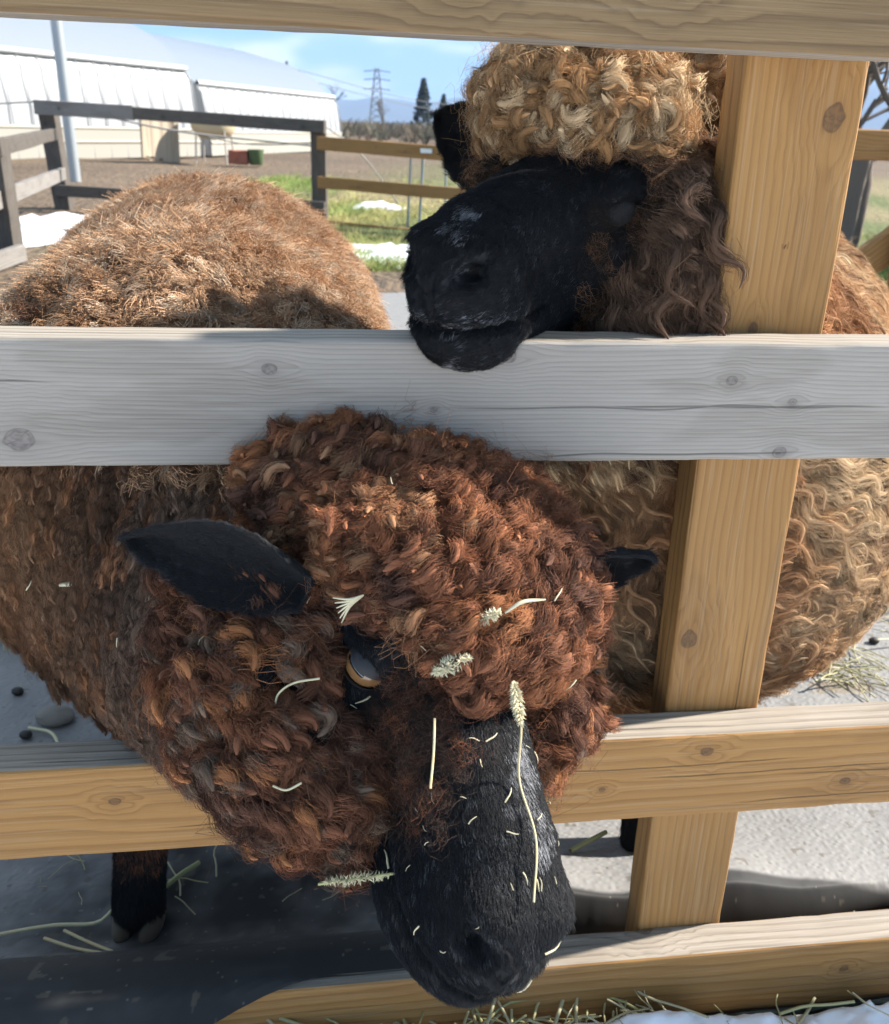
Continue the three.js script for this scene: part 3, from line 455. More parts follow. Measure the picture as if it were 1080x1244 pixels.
  coat(sheep, 'leg_hair', geo, 120000 * LITE, 12, hairM, (p, n, r) => { if (region(p) !== 'leg' || p.y > 0.3) return null; return { kind: 'hair', dir: V((r() - .5) * .4, -1, 0.1), lift: 0.1 + r() * 0.2, s: 1 + r() * 0.6, col: tint(p.y > 0.075 + 0.03 * r() && r() < 0.6 ? col.rust2 : BLACK, 0.8 + r() * 0.6) }; }, ['leg']);
  for (const o of sheep.children) inner(o);
  for (const [want, n, sd] of [[['top', 'cheek'], 900, 71], [['face'], 1100, 72], [['neck', 'body'], 110, 73]]) coat(sheep, 'hay_flecks', geo, n * LITE, sd, fleckM, (p, nn, r) => ({ kind: 'fleck', dir: V(r() - .5, r() - .5, r() - .5), lift: (r() - 0.4) * 0.5, s: 0.5 + 1.1 * r() * r(), col: tint([0.62, 0.55, 0.36], 0.8 + 0.3 * r()), sink: want[0] === 'face' ? -0.0025 : -0.012 - 0.006 * r() }), want, 'fine flecks of hay in the coat');
  for (const o of sheep.children) inner(o);
  // eyes, ears, hooves
  for (const s of [-1, 1]) { const c = hA.world(s * 0.0585, -0.0110, 0.099); eyeball(sheep, c.clone().add(V(0.3, 0, 0.95)), hA.dir(s, 0.25, 0.45), hA.dir(0, 1, 0.1), 0.0150); }
  const earM = mat(0.016, 0.0165, 0.019, 0.7);
  const E1 = placeOn(earGeometry(0.120, 0.044, 1), earRoot, earDir, V(-0.15, 0.15, 0.95));
  const E2 = placeOn(earGeometry(0.085, 0.05, 2), V(0.070, 0.552, -0.560), V(0.078, 0.014, -0.025), V(0.2, -0.5, 0.8));
  for (const E of [E1, E2]) { const n0 = sheep.children.length; inner(mesh('ear', E, earM, sheep)); coat(sheep, 'ear_hair', E, 360000 * LITE, 15, hairM, (p, n, r) => ({ kind: 'hair', dir: (E === E1 ? V(-1, 0.2, 0) : V(1, 0.2, 0)).addScaledVector(V(r() - .5, r() - .5, r() - .5), 0.5), lift: 0.05 + r() * 0.25, s: 0.5 + r() * 0.3, col: tint(BLACK, 0.8 + 0.6 * r()), sink: 0.0003 })); for (let i = n0; i < sheep.children.length; i++) inner(sheep.children[i]); }
  snapA = (p, off) => { for (let i = 0; i < 3; i++) { const e = 0.002, d = F(p.x, p.y, p.z), n = V(F(p.x + e, p.y, p.z) - d, F(p.x, p.y + e, p.z) - d, F(p.x, p.y, p.z + e) - d).normalize(); p.addScaledVector(n, off - d); } return p; };
  const hoofM = mat(0.10, 0.082, 0.06, 0.85);
  for (const c of [[-0.328, 0, -0.738], [-0.12, 0, -0.976], [-0.45, 0, -1.465], [-0.27, 0, -1.485]]) inner(mesh('hoof', hoofGeometry(c, V(0, 0, 1)), hoofM, sheep));
}

// ---------------------------------------------------------------- the tan topped sheep with its chin on the grey rail
{
  const hB = headFrame(V(0.1225, 0.823, -0.789), V(-0.53, -0.105, 0.84), V(0, 1, 0), 0.0492, 0.95);
  const body = [[0.270, 0.485, -0.985, 0.217, 0.43, 0.495, -1.42, 0.235], [0.22, 0.42, -0.93, 0.17, 0.28, 0.42, -1.0, 0.19]];
  const neck = [[0.245, 0.56, -0.98, 0.19, 0.145, 0.785, -0.865, 0.100], [0.17, 0.66, -0.83, 0.095, 0.15, 0.76, -0.81, 0.075]];
  const cheekE = [[0.072, -0.080, 0.018, 0.052, 0.090, 0.085], [-0.055, -0.075, 0.0, 0.045, 0.08, 0.06]];
  const topE = [[-0.014, 0.040, 0.026, 0.070, 0.046, 0.072], [0.052, 0.034, -0.095, 0.062, 0.052, 0.06]];
  const lumpB = (x, y, z) => noise(x * 62, y * 62, z * 62 + 7), ropeB = (x, y, z, lz, ly) => 0.5 + 0.5 * Math.cos(((lz * 0.9 + ly * 0.15) / 0.024 + 0.8 * noise(x * 20, y * 14, z * 20)) * 6.283);
  const legs = [[0.268, 0.03, -0.87, 0.027, 0.268, 0.16, -0.9, 0.026], [0.268, 0.16, -0.9, 0.026, 0.27, 0.36, -0.96, 0.06], [0.085, 0.03, -0.90, 0.027, 0.09, 0.16, -0.92, 0.026], [0.09, 0.16, -0.92, 0.026, 0.14, 0.36, -0.97, 0.06], [0.31, 0.03, -1.50, 0.027, 0.31, 0.2, -1.58, 0.024], [0.31, 0.2, -1.58, 0.024, 0.33, 0.4, -1.45, 0.08], [0.44, 0.03, -1.50, 0.027, 0.45, 0.2, -1.57, 0.024], [0.45, 0.2, -1.57, 0.024, 0.45, 0.4, -1.45, 0.08]];
  const g = {};
  const F = (x, y, z) => {
    let b = 1e3; for (const c of body) b = smin(b, cone(x, y, z, c), 0.08);
    let n = 1e3; for (const c of neck) n = smin(n, cone(x, y, z, c), 0.05);
    let l = 1e3; if (y < 0.5) for (const c of legs) l = Math.min(l, cone(x, y, z, c));
    g.body = b; g.neck = n; g.leg = l; let d = smin(smin(b, n, 0.06), l, 0.03);
    if (y > 0.55) {
      hB.local(x, y, z, L3); const [lx, ly, lz] = L3;
      g.face = headField(lx, ly, lz); g.cheek = Math.min(ell(lx, ly, lz, cheekE[0]), ell(lx, ly, lz, cheekE[1])); g.top = Math.min(ell(lx, ly, lz, topE[0]), ell(lx, ly, lz, topE[1]));
      if (g.top < 0.03 && g.top > -0.03) g.top -= 0.011 * lumpB(x, y, z); if (g.cheek < 0.03 && g.cheek > -0.03) g.cheek -= 0.008 * (ropeB(x, y, z, lz, ly) - 0.5);
      d = smin(d, g.face, 0.012); d = smin(d, g.cheek, 0.02); d = smin(d, g.top, 0.012);
    } else g.face = g.cheek = g.top = 1e3;
    return d;
  };
  const region = (p) => { F(p.x, p.y, p.z); const { face, cheek, top, neck, body, leg } = g; const m = Math.min(face, cheek - 0.003, top - 0.004, neck, body, leg + 0.012); return m === face ? 'face' : m === top - 0.004 ? 'top' : m === cheek - 0.003 ? 'cheek' : m === leg + 0.012 ? 'leg' : m === neck ? 'neck' : 'body'; };
  const hb = [[-0.10, 0.64, -1.02], [0.30, 1.00, -0.54]];
  const inside = (x, y, z, e) => x > hb[0][0] + e && x < hb[1][0] - e && y > hb[0][1] + e && y < hb[1][1] - e && z > hb[0][2] + e && z < hb[1][2] - e;
  const parts = [surfaceNets(F, [-0.1, 0.0, -1.75], [0.76, 0.95, -0.55], 0.010, (x, y, z) => inside(x, y, z, 0.008)), surfaceNets(F, hb[0], hb[1], 0.0028)];
  const tmp = V();
  const geo = finish(parts, F, (x, y, z, c) => { tmp.set(x, y, z); const k = region(tmp); const b = k === 'face' || k === 'leg' ? BLACK : k === 'body' ? [0.34, 0.20, 0.105] : k === 'top' ? [0.34, 0.19, 0.085] : [0.16, 0.09, 0.055]; c[0] = b[0]; c[1] = b[1]; c[2] = b[2]; if (k === 'face') { hB.local(x, y, z, L3); noseColour(L3[0], L3[1], L3[2], c); } return k; });
  const ORG = [0.3, 0, -1.1], sheep = thing('sheep', 'black faced sheep with a pale tan topknot resting its chin on the grey rail', 'sheep', ORG);
  const inner = (o) => { o.position.set(-ORG[0], 0, -ORG[2]); return o; };
  mesh('body', geo, skinM, sheep);
  const col = { cream: [0.62, 0.45, 0.27], tan: [0.48, 0.29, 0.145], ochre: [0.34, 0.185, 0.08], brown: [0.38, 0.195, 0.10], dark: [0.135, 0.080, 0.052], fox: [0.50, 0.255, 0.12], soot: [0.03, 0.024, 0.021] };
  coat(sheep, 'topknot_curls', geo, 76000 * LITE, 105, woolM, (p, n, r) => {
    if (region(p) !== 'top') return null; hB.local(p.x, p.y, p.z, L3); const [lx, ly, lz] = L3;
    if (lumpB(p.x, p.y, p.z) < -0.15 && r() < 0.92) return null;
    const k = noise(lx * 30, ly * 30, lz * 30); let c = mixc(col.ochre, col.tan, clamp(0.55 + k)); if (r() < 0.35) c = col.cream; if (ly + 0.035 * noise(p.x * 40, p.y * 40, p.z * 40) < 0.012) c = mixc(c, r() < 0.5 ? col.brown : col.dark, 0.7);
    return { kind: r() < 0.08 ? 'frizz' : 'curl', dir: hB.dir(r() - 0.5, r() - 0.5, r() - 0.5), lift: (r() - 0.25) * 0.8, s: 0.65 + r() * 0.5, col: tint(c, 0.75 + 0.5 * r()), sink: 0.003 };
  }, ['top']);
  coat(sheep, 'neck_locks', geo, 62000 * LITE, 106, woolM, (p, n, r) => {
    const reg = region(p); if (reg !== 'cheek' && reg !== 'neck') return null; hB.local(p.x, p.y, p.z, L3); const [lx, ly, lz] = L3;
    if (reg === 'neck' && p.y < 0.60) return null;
    const row = ropeB(p.x, p.y, p.z, lz, ly); if (r() > 0.1 + 0.9 * sstep(0.2, 0.6, row)) return null;
    const f = sstep(0.06, -0.06, lz + 0.25 * noise(p.x * 25, p.y * 25, p.z * 25) * 0.2); let c = mixc(col.dark, mixc(col.brown, col.fox, clamp(0.4 + noise(p.x * 30, p.y * 30, p.z * 30))), f); if (ly > -0.03 && lz < -0.02) c = mixc(c, col.tan, 0.5);
    return { kind: r() < 0.12 ? 'wave' : r() < 0.15 ? 'frizz' : r() < 0.4 ? 'cord' : 'curl', dir: V((r() - 0.5) * 0.7 + 0.15, -1, (r() - 0.5) * 0.7), lift: (r() - 0.3) * 0.5, s: 0.7 + r() * 0.5, col: tint(c, 0.6 + 0.7 * r()), sink: 0.003 };
  }, ['cheek', 'neck']);
  coat(sheep, 'side_fleece', geo, 26000 * LITE, 107, woolM, (p, n, r) => {
    const reg = region(p); if (reg !== 'body' && !(reg === 'neck' && p.y < 0.64)) return null;
    const rt = clamp(0.62 + 0.9 * fbm(p.x * 9, p.y * 9, p.z * 9, 3)); const k = noise(p.x * 14, p.y * 14, p.z * 14 + 5); let c = mixc(mixc(col.brown, col.fox, clamp(0.5 + k)), mixc(col.tan, col.cream, clamp(0.65 + k)), clamp(rt + 0.25 * k)); if (r() < 0.12) c = mixc(c, col.dark, 0.6);
    const d = V(0.9 * rt + 0.35 * noise(p.x * 16, p.y * 16, 2), -0.9 + 0.75 * rt + 0.5 * noise(p.x * 18, p.y * 18, 8), 0.1).addScaledVector(V(r() - .5, r() - .5, r() - .5), 0.6);
    return { kind: r() < 0.15 ? 'frizz' : 'wave', dir: d, lift: (r() - 0.25) * 0.45, s: 0.65 + r() * 0.5, col: tint(c, 0.75 + 0.5 * r()), sink: 0.003 };
  }, ['neck', 'body']);
  coat(sheep, 'face_hair', geo, 300000 * LITE, 109, hairM, (p, n, r) => {
    if (region(p) !== 'face') return null; hB.local(p.x, p.y, p.z, L3); const [lx, ly, lz] = L3;  if (nostril(lx, ly, lz) < 0.001) return null;
    let c = BLACK; if (r() < 0.03) c = [0.1, 0.1, 0.105]; const streak = Math.exp(-(((lx - 0.006) / 0.008) ** 2)) * sstep(0.225, 0.235, lz) * sstep(0.262, 0.25, lz) + 0.42 * Math.exp(-(((ly + 0.066) / 0.004) ** 2)) * sstep(0.2, 0.24, lz); if (r() < streak * 0.6) c = [0.30, 0.30, 0.31];
    return { kind: 'hair', dir: hB.dir(lx * 4 + (r() - 0.5) * 0.4, -0.25, 1 - 2 * sstep(0.2, 0.1, lz) * 0), lift: 0.05 + r() * 0.12, s: 0.6 + r() * 0.35, col: tint(c, 0.7 + r() * 0.7), sink: 0.0004 };
  }, ['face']);
  coat(sheep, 'cheek_down', geo, 110000 * LITE, 110, woolM, (p, n, r) => {
    if (region(p) !== 'face') return null; hB.local(p.x, p.y, p.z, L3); const [lx, ly, lz] = L3; const f = sstep(0.125, 0.05, lz + 0.02 * noise(p.x * 40, p.y * 40, p.z * 40)) * sstep(0.06, 0.02, ly); if (r() > f) return null;
    return { kind: 'frizz', dir: V(0.3 + (r() - 0.5), -1, (r() - 0.5)), lift: (r() - 0.7) * 0.5, s: 0.35 + r() * 0.35, col: tint(r() < 0.3 ? col.brown : col.soot, 0.7 + r() * 0.7), sink: 0.002 };
  }, ['face']);
  coat(sheep, 'leg_hair', geo, 120000 * LITE, 112, hairM, (p, n, r) => { if (region(p) !== 'leg' || p.y > 0.3) return null; return { kind: 'hair', dir: V(0, -1, 0.1), lift: 0.1 + r() * 0.2, s: 1 + r() * 0.6, col: tint(BLACK, 0.8 + r() * 0.6) }; }, ['leg']);
  const earM = mat(0.016, 0.0165, 0.019, 0.7);
  const rt = hB.dir(1, 0, 0), E1 = placeOn(earGeometry(0.092, 0.060, 4), hB.world(-0.072, -0.012, 0.020), hB.dir(-0.84, 0.50, 0.05), V(-0.2, -0.1, 0.95)), E2 = placeOn(earGeometry(0.115, 0.055, 5), hB.world(0.062, 0.000, 0.005), hB.dir(1, 0.12, -0.15), V(-0.1, -0.3, 0.95));
  for (const E of [E1, E2]) { mesh('ear', E, earM, sheep); coat(sheep, 'ear_hair', E, 360000 * LITE, 115, hairM, (p, n, r) => ({ kind: 'hair', dir: (E === E1 ? V(-1, 0.6, 0) : V(1, 0.1, 0)).addScaledVector(V(r() - .5, r() - .5, r() - .5), 0.5), lift: 0.05 + r() * 0.25, s: 0.5 + r() * 0.3, col: tint(BLACK, 0.8 + 0.6 * r()), sink: 0.0003 })); }
  const hoofM = mat(0.055, 0.047, 0.038, 0.8);
  for (const c of [[0.268, 0, -0.866], [0.085, 0, -0.896], [0.31, 0, -1.495], [0.44, 0, -1.495]]) mesh('hoof', hoofGeometry(c, V(0, 0, 1)), hoofM, sheep);
  for (const o of sheep.children) inner(o);
  for (const s of [-1, 1]) { const l = new THREE.SphereGeometry(1, 24, 16), p = hB.world(s * 0.0560, -0.0135, 0.099).sub(V(...ORG)); l.scale(0.0115, 0.0115, 0.0155); l.applyMatrix4(new THREE.Matrix4().makeBasis(hB.dir(1, 0, 0), hB.dir(0, 1, 0), hB.dir(0, 0, 1)).setPosition(p)); mesh('eyelid', l, mat(0.009, 0.009, 0.010, 0.95), sheep).userData.label = 'shut black eyelid'; }
}

// ---------------------------------------------------------------- ground, floor, snow
const FZ = (x) => -0.6 - Math.tan(FA) * x;                   // front plane of the near fence
{
  // field: one sheet to the horizon, finer near the camera
  const ax = (n, near, far) => { const a = []; for (let i = -n; i <= n; i++) { const t = i / n; a.push(Math.sign(t) * (near * Math.abs(t) + (far - near) * Math.abs(t) ** 6)); } return a; };
  const xs = ax(110, 22, 4000), zs = ax(150, 40, 4500), pos = [], col = [], uv = [], idx = [];
  const soil = [0.21, 0.145, 0.088], soil2 = [0.145, 0.098, 0.06], straw = [0.30, 0.24, 0.11], green = [0.13, 0.16, 0.035];
  for (const z of zs) for (const x of xs) {
    const n = fbm(x * 0.45, z * 0.22, 1, 4), g = sstep(-3.2, -1.2, x + 0.10 * (z + 9) + 1.8 * n) * sstep(-5.5, -7, z) * sstep(-30, -18, z + 4 * n), y = z > -5.2 && Math.abs(x) < 6 ? -0.02 : -0.02 + 0.10 * fbm(x * 0.5, z * 0.5, 4, 3) * sstep(-5.2, -6.5, z) + (Math.hypot(x, z) > 200 ? 3 * fbm(x * 0.002, z * 0.002, 7, 3) : 0);
    let c = mixc(soil, soil2, clamp(0.5 + 1.6 * n)); c = mixc(c, mixc(straw, green, clamp(0.45 + 2.2 * fbm(x * 0.9, z * 0.35, 9, 3))), g);
    pos.push(x, y - 0.004, z); col.push(...c); uv.push(x, -z);
  }
  const nx = xs.length; for (let j = 0; j < zs.length - 1; j++) for (let i = 0; i < nx - 1; i++) { const a = j * nx + i, b = a + 1, c = a + nx, d = c + 1; idx.push(a, c, b, b, c, d); }
  const g = new THREE.BufferGeometry(); g.setAttribute('position', new THREE.Float32BufferAttribute(pos, 3)); g.setAttribute('color', new THREE.Float32BufferAttribute(col, 3)); g.setAttribute('uv', new THREE.Float32BufferAttribute(uv, 2)); g.setIndex(idx); g.computeVertexNormals();
  const tex = texture(512, 512, (u, v) => { const t = (q) => { const k = 6.283; return q; }; const n = 0.75 + 0.5 * fbm(Math.sin(u * 6.283) * 8 + 20, Math.cos(u * 6.283) * 8, Math.sin(v * 6.283) * 8 + Math.cos(v * 6.283) * 5, 5); return [n * 0.9, n * 0.9, n * 0.9]; });
  const bm = texture(512, 512, (u, v) => { const n = 0.5 + 0.6 * fbm(Math.sin(u * 6.283) * 6, Math.cos(u * 6.283) * 6 + 9, Math.sin(v * 6.283) * 6 + Math.cos(v * 6.283) * 4, 5); return [n, n, n]; }, false);
  tex.repeat.set(0.5, 0.5); bm.repeat.set(0.5, 0.5);
  tag(mesh('ground', g, new THREE.MeshStandardMaterial({ vertexColors: true, map: tex, bumpMap: bm, bumpScale: 0.05, roughness: 0.95 })), 'brown field soil with grassy patches beyond the paddock', 'ground', null, 'structure');

  // rubber floor sheet: lies flat in the paddock, laps over the bottom rail at one end, its hem curls up at the other
  const N = 220, D = 150, P = [], U = [], I = [];
  for (let j = 0; j <= D; j++) for (let i = 0; i <= N; i++) {
    const x = mix(-2.2, 2.6, i / N), R = sstep(-0.03, 0.13, x), edge = mix(mix(-0.105, 0.008, sstep(-0.40, -0.08, x)), mix(0.110, 0.122, sstep(0.3, 0.6, x)), R) + 0.006 * noise(x * 7, 3) * R;
    const s = j / D, d = edge + 0.26 * Math.min(1, s * 2) ** 1.7 + 4.2 * Math.max(0, s * 2 - 1) ** 1.6;
    const e = d - edge, top = mix(0.052, 0.026, sstep(0.36, 0.62, x)) * (1 + 0.25 * noise(x * 9, 8)) * mix(1.15, 1, sstep(0.2, 0.34, x));
    const hl = 0.1075 * sstep(0.172, 0.030, d) + (d < 0.004 ? -0.012 * (0.004 - d) / 0.026 : 0), hr = top * (e < 0.016 ? Math.sqrt(Math.max(0, e / 0.016)) : sstep(0.20, 0.016, e)) + 0.002;
    const y = mix(hl, hr, R) + 0.0035 * fbm(x * 6, d * 7, 2, 3) * sstep(0, 0.05, e) + 0.0022;
    P.push(x, Math.max(y, 0.0005), FZ(x) - d); U.push(x, d);
  }
  for (let j = 0; j < D; j++) for (let i = 0; i < N; i++) { const a = j * (N + 1) + i, b = a + 1, c = a + N + 1, d = c + 1; I.push(a, b, c, b, d, c); }
  const fg = new THREE.BufferGeometry(); fg.setAttribute('position', new THREE.Float32BufferAttribute(P, 3)); fg.setAttribute('uv', new THREE.Float32BufferAttribute(U.map((q, i) => i % 2 ? (q + 0.12) / 2.4 : (q + 1.1) / 2.4), 2)); fg.setIndex(I); fg.computeVertexNormals();
  // dust on black rubber, scuffs and specks; hem left bare, paler towards right and back
  const hgt = new Float32Array(1400 * 1400);
  const ft = texture(1400, 1400, (u, v) => {
    const x = u * 2.4 - 1.1, d = v * 2.4 - 0.12; const n = fbm(x * 3.2, d * 3.2, 3, 5), f = fbm(x * 30, d * 30, 5, 3), sp = noise(x * 210, d * 210, 1), sc = fbm(x * 5 + d * 2, d * 55, 9, 3);
    const dustMask = sstep(0.132, 0.142, d + 0.008 * noise(x * 9, d * 30)) * sstep(-0.4, 0.35, 0.9 * n + sstep(0.1, 0.75, d) * 0.75 - 0.06 + sstep(-0.1, 0.35, x) * 0.65 + 0.25 * f);
    let k = clamp(dustMask + 0.12 * f + 0.12 * sc); let c = mixc([0.017, 0.017, 0.017], [0.225, 0.220, 0.214], k * 0.95); if (sp > 0.93) c = mixc(c, [0.30, 0.28, 0.22], 0.5); if (noise(x * 90, d * 90, 4) > 0.8) c = mixc(c, [0.10, 0.085, 0.06], 0.6);
    if (d > 0.3 && noise(x * 14, d * 14, 6) > 0.72 && f > 0) c = mixc(c, [0.20, 0.14, 0.07], 0.5);
    hgt[Math.min(1399, Math.floor(v * 1400)) * 1400 + Math.min(1399, Math.floor(u * 1400))] = clamp(0.5 + 0.5 * f + 0.3 * sp * k); return c;
  });
  const fb = texture(1400, 1400, (u, v) => { const q = hgt[Math.min(1399, Math.floor(v * 1400)) * 1400 + Math.min(1399, Math.floor(u * 1400))]; return [q, q, q]; }, false);
  tag(mesh('rubber_floor_sheet', fg, new THREE.MeshStandardMaterial({ map: ft, bumpMap: fb, bumpScale: 0.002, roughness: 0.72 })), 'dusty black rubber sheet covering the paddock floor', 'floor', null, 'structure');

  // dark soil along the foot of the fence
  tag(mesh('soil_strip', sheet(-1.6, 2, -1.0, -0.2, 120, 40, (x, z) => -0.009 + 0.007 * fbm(x * 18, z * 18, 1, 3)), new THREE.MeshStandardMaterial({ color: new THREE.Color().setRGB(0.055, 0.043, 0.032), roughness: 0.9 })), 'dark soil along the foot of the fence', 'soil', null, 'structure');
  // trampled snow on the visitor's side
  const snowM = new THREE.MeshPhysicalMaterial({ color: new THREE.Color().setRGB(0.80, 0.82, 0.85), roughness: 0.7, specularIntensity: 0.3 });
  const SP = [], SI = [], nu = 560, nv = 150; for (let j = 0; j <= nv; j++) for (let i = 0; i <= nu; i++) { const x = mix(-2.2, 2.4, i / nu), t = (j / nv) ** 1.7, d = -0.006 + 0.012 * noise(x * 16, 4) - 2.6 * t - 0.008 * sstep(0.1, 0.4, x); const z = FZ(x) - d; const rise = sstep(0, 0.03, -d); SP.push(x, 0.006 + 0.040 * rise + 0.022 * rise * fbm(x * 30, z * 30, 3, 4) + 0.010 * fbm(x * 7, z * 7, 5, 3) + 0.009 * Math.abs(noise(x * 75, z * 75, 2)) - 0.012 * sstep(0.15, 0.5, x) * (1 - sstep(0, 0.3, -d)), z); }
  for (let j = 0; j < nv; j++) for (let i = 0; i < nu; i++) { const a = j * (nu + 1) + i, b = a + 1, c = a + nu + 1, d = c + 1; SI.push(a, c, b, b, c, d); }
  const sg = new THREE.BufferGeometry(); sg.setAttribute('position', new THREE.Float32BufferAttribute(SP, 3)); sg.setIndex(SI); sg.computeVertexNormals();
  tag(mesh('snow', sg, snowM), 'trampled snow in front of the fence', 'snow', null, 'structure');
  tag(mesh('snow_field', sheet(-30, 30, 2.0, 40, 60, 40, (x, z) => 0.015 + 0.02 * fbm(x * 2, z * 2, 1, 3)), snowM), 'snow covered yard behind the viewer', 'snow', null, 'structure');
  for (const sx of [-1, 1]) tag(mesh('snow_field', sheet(sx < 0 ? -30 : 2.4, sx < 0 ? -2.2 : 30, -0.25, 2.0, 40, 20, (x, z) => 0.012 + 0.02 * fbm(x * 2, z * 2, 1, 3)), snowM), 'snow covered yard beside the viewer', 'snow', null, 'structure');
  // melting patches beyond the sheep
  for (const [cx, cz, rx, rz, lab] of [[-3.25, -6.9, 0.55, 0.5, 'melting snow patch by the weathered side fence'], [-3.35, -7.8, 0.5, 0.35, 'small melting snow patch below the corner post'], [-0.35, -6.6, 0.75, 0.55, 'melting snow patch before the honey rails'], [-0.9, -10.4, 0.35, 0.3, 'thin snow remnant in the yellow grass'], [0.9, -9.5, 0.6, 0.3, 'thin snow remnant by the garden stakes']]) {
    const p = [], q = [], n = 26; for (let j = 0; j <= n; j++) for (let i = 0; i <= n; i++) { const a = i / n * Math.PI * 2, t = j / n, w = 1 + 0.35 * noise(Math.cos(a) * 1.7 + cx, Math.sin(a) * 1.7, cz) + 0.15 * noise(Math.cos(a) * 5, Math.sin(a) * 5, cx); const x = cx + rx * t * w * Math.cos(a), z = cz + rz * t * w * Math.sin(a); p.push(x, -0.045 + 0.085 * Math.sqrt(1 - t * t) * (0.7 + 0.5 * noise(x * 6, z * 6)) + 0.012 * noise(x * 20, z * 20), z); }
    for (let j = 0; j < n; j++) for (let i = 0; i < n; i++) { const a = j * (n + 1) + i, b = a + 1, c = a + n + 1, d = c + 1; q.push(a, b, c, b, d, c); }
    const pg = new THREE.BufferGeometry(); pg.setAttribute('position', new THREE.Float32BufferAttribute(p, 3)); pg.setIndex(q); pg.computeVertexNormals(); tag(mesh('snow_patch', pg, snowM), lab, 'snow', null, 'structure');
  }
  // dark green plastic edging under the bottom rail
  const ed = mesh('plastic_edging', boardGeometry(1.5, 0.024, 0.006, 9, { wob: 0.002 }), mat(0.02, 0.035, 0.03, 0.5)); ed.rotation.y = FA; ed.position.set(0.75, 0.010, FZ(0.75) + 0.006); tag(ed, 'dark green plastic edging under the bottom rail', 'edging');
}
// grass on the far side of the paddock
{
  const r = rngOf(31), blades = []; for (let i = 0; i < 9; i++) { const g = new THREE.ConeGeometry(0.006, 0.10 + r() * 0.08, 3, 2, true); g.translate(0, 0.05, 0); g.rotateX((r() - 0.5) * 1.3); g.rotateZ((r() - 0.5) * 1.3); g.translate((r() - 0.5) * 0.1, 0, (r() - 0.5) * 0.1); blades.push(g); }
  const bg = mergeGeometries(blades), list = [];
  for (let i = 0; i < 60000; i++) { const x = mix(-5, 4, r()), z = -5.9 - 16 * r() ** 1.4, n = fbm(x * 0.9, z * 0.5, 12, 3); const right = sstep(-1.9, -1.0, x + 0.04 * (z + 9)) * sstep(-17, -12, z), left = Math.exp(-(((x + 2.4) / 0.8) ** 2 + ((z + 12.5) / 2.4) ** 2)); if (r() > right * (0.55 + n) + left * 1.2 - 0.08) continue; list.push([x, z, left > right ? 0.9 : 0.5 + 1.6 * n]); }
  const im = new THREE.InstancedMesh(bg, mat(1, 1, 1, 0.8, { side: THREE.DoubleSide }), list.length), m = new THREE.Matrix4(), q = new THREE.Quaternion(), c = new THREE.Color();
  list.forEach(([x, z, k], i) => { q.setFromAxisAngle(V(0, 1, 0), r() * 6.28); const s = 0.6 + r() * 0.8; m.compose(V(x, -0.05, z), q, V(s, s * (0.35 + 0.5 * r()), s)); im.setMatrixAt(i, m); const cc = mixc([0.42, 0.36, 0.14], [0.14, 0.22, 0.04], clamp(k + (r() - 0.5) * 0.5)); im.setColorAt(i, c.setRGB(...tint(cc, 0.8 + 0.4 * r()))); });
  im.name = 'grass'; im.castShadow = im.receiveShadow = true; scene.add(im); tag(im, 'yellow green winter grass beyond the paddock', 'grass', null, 'stuff');
}
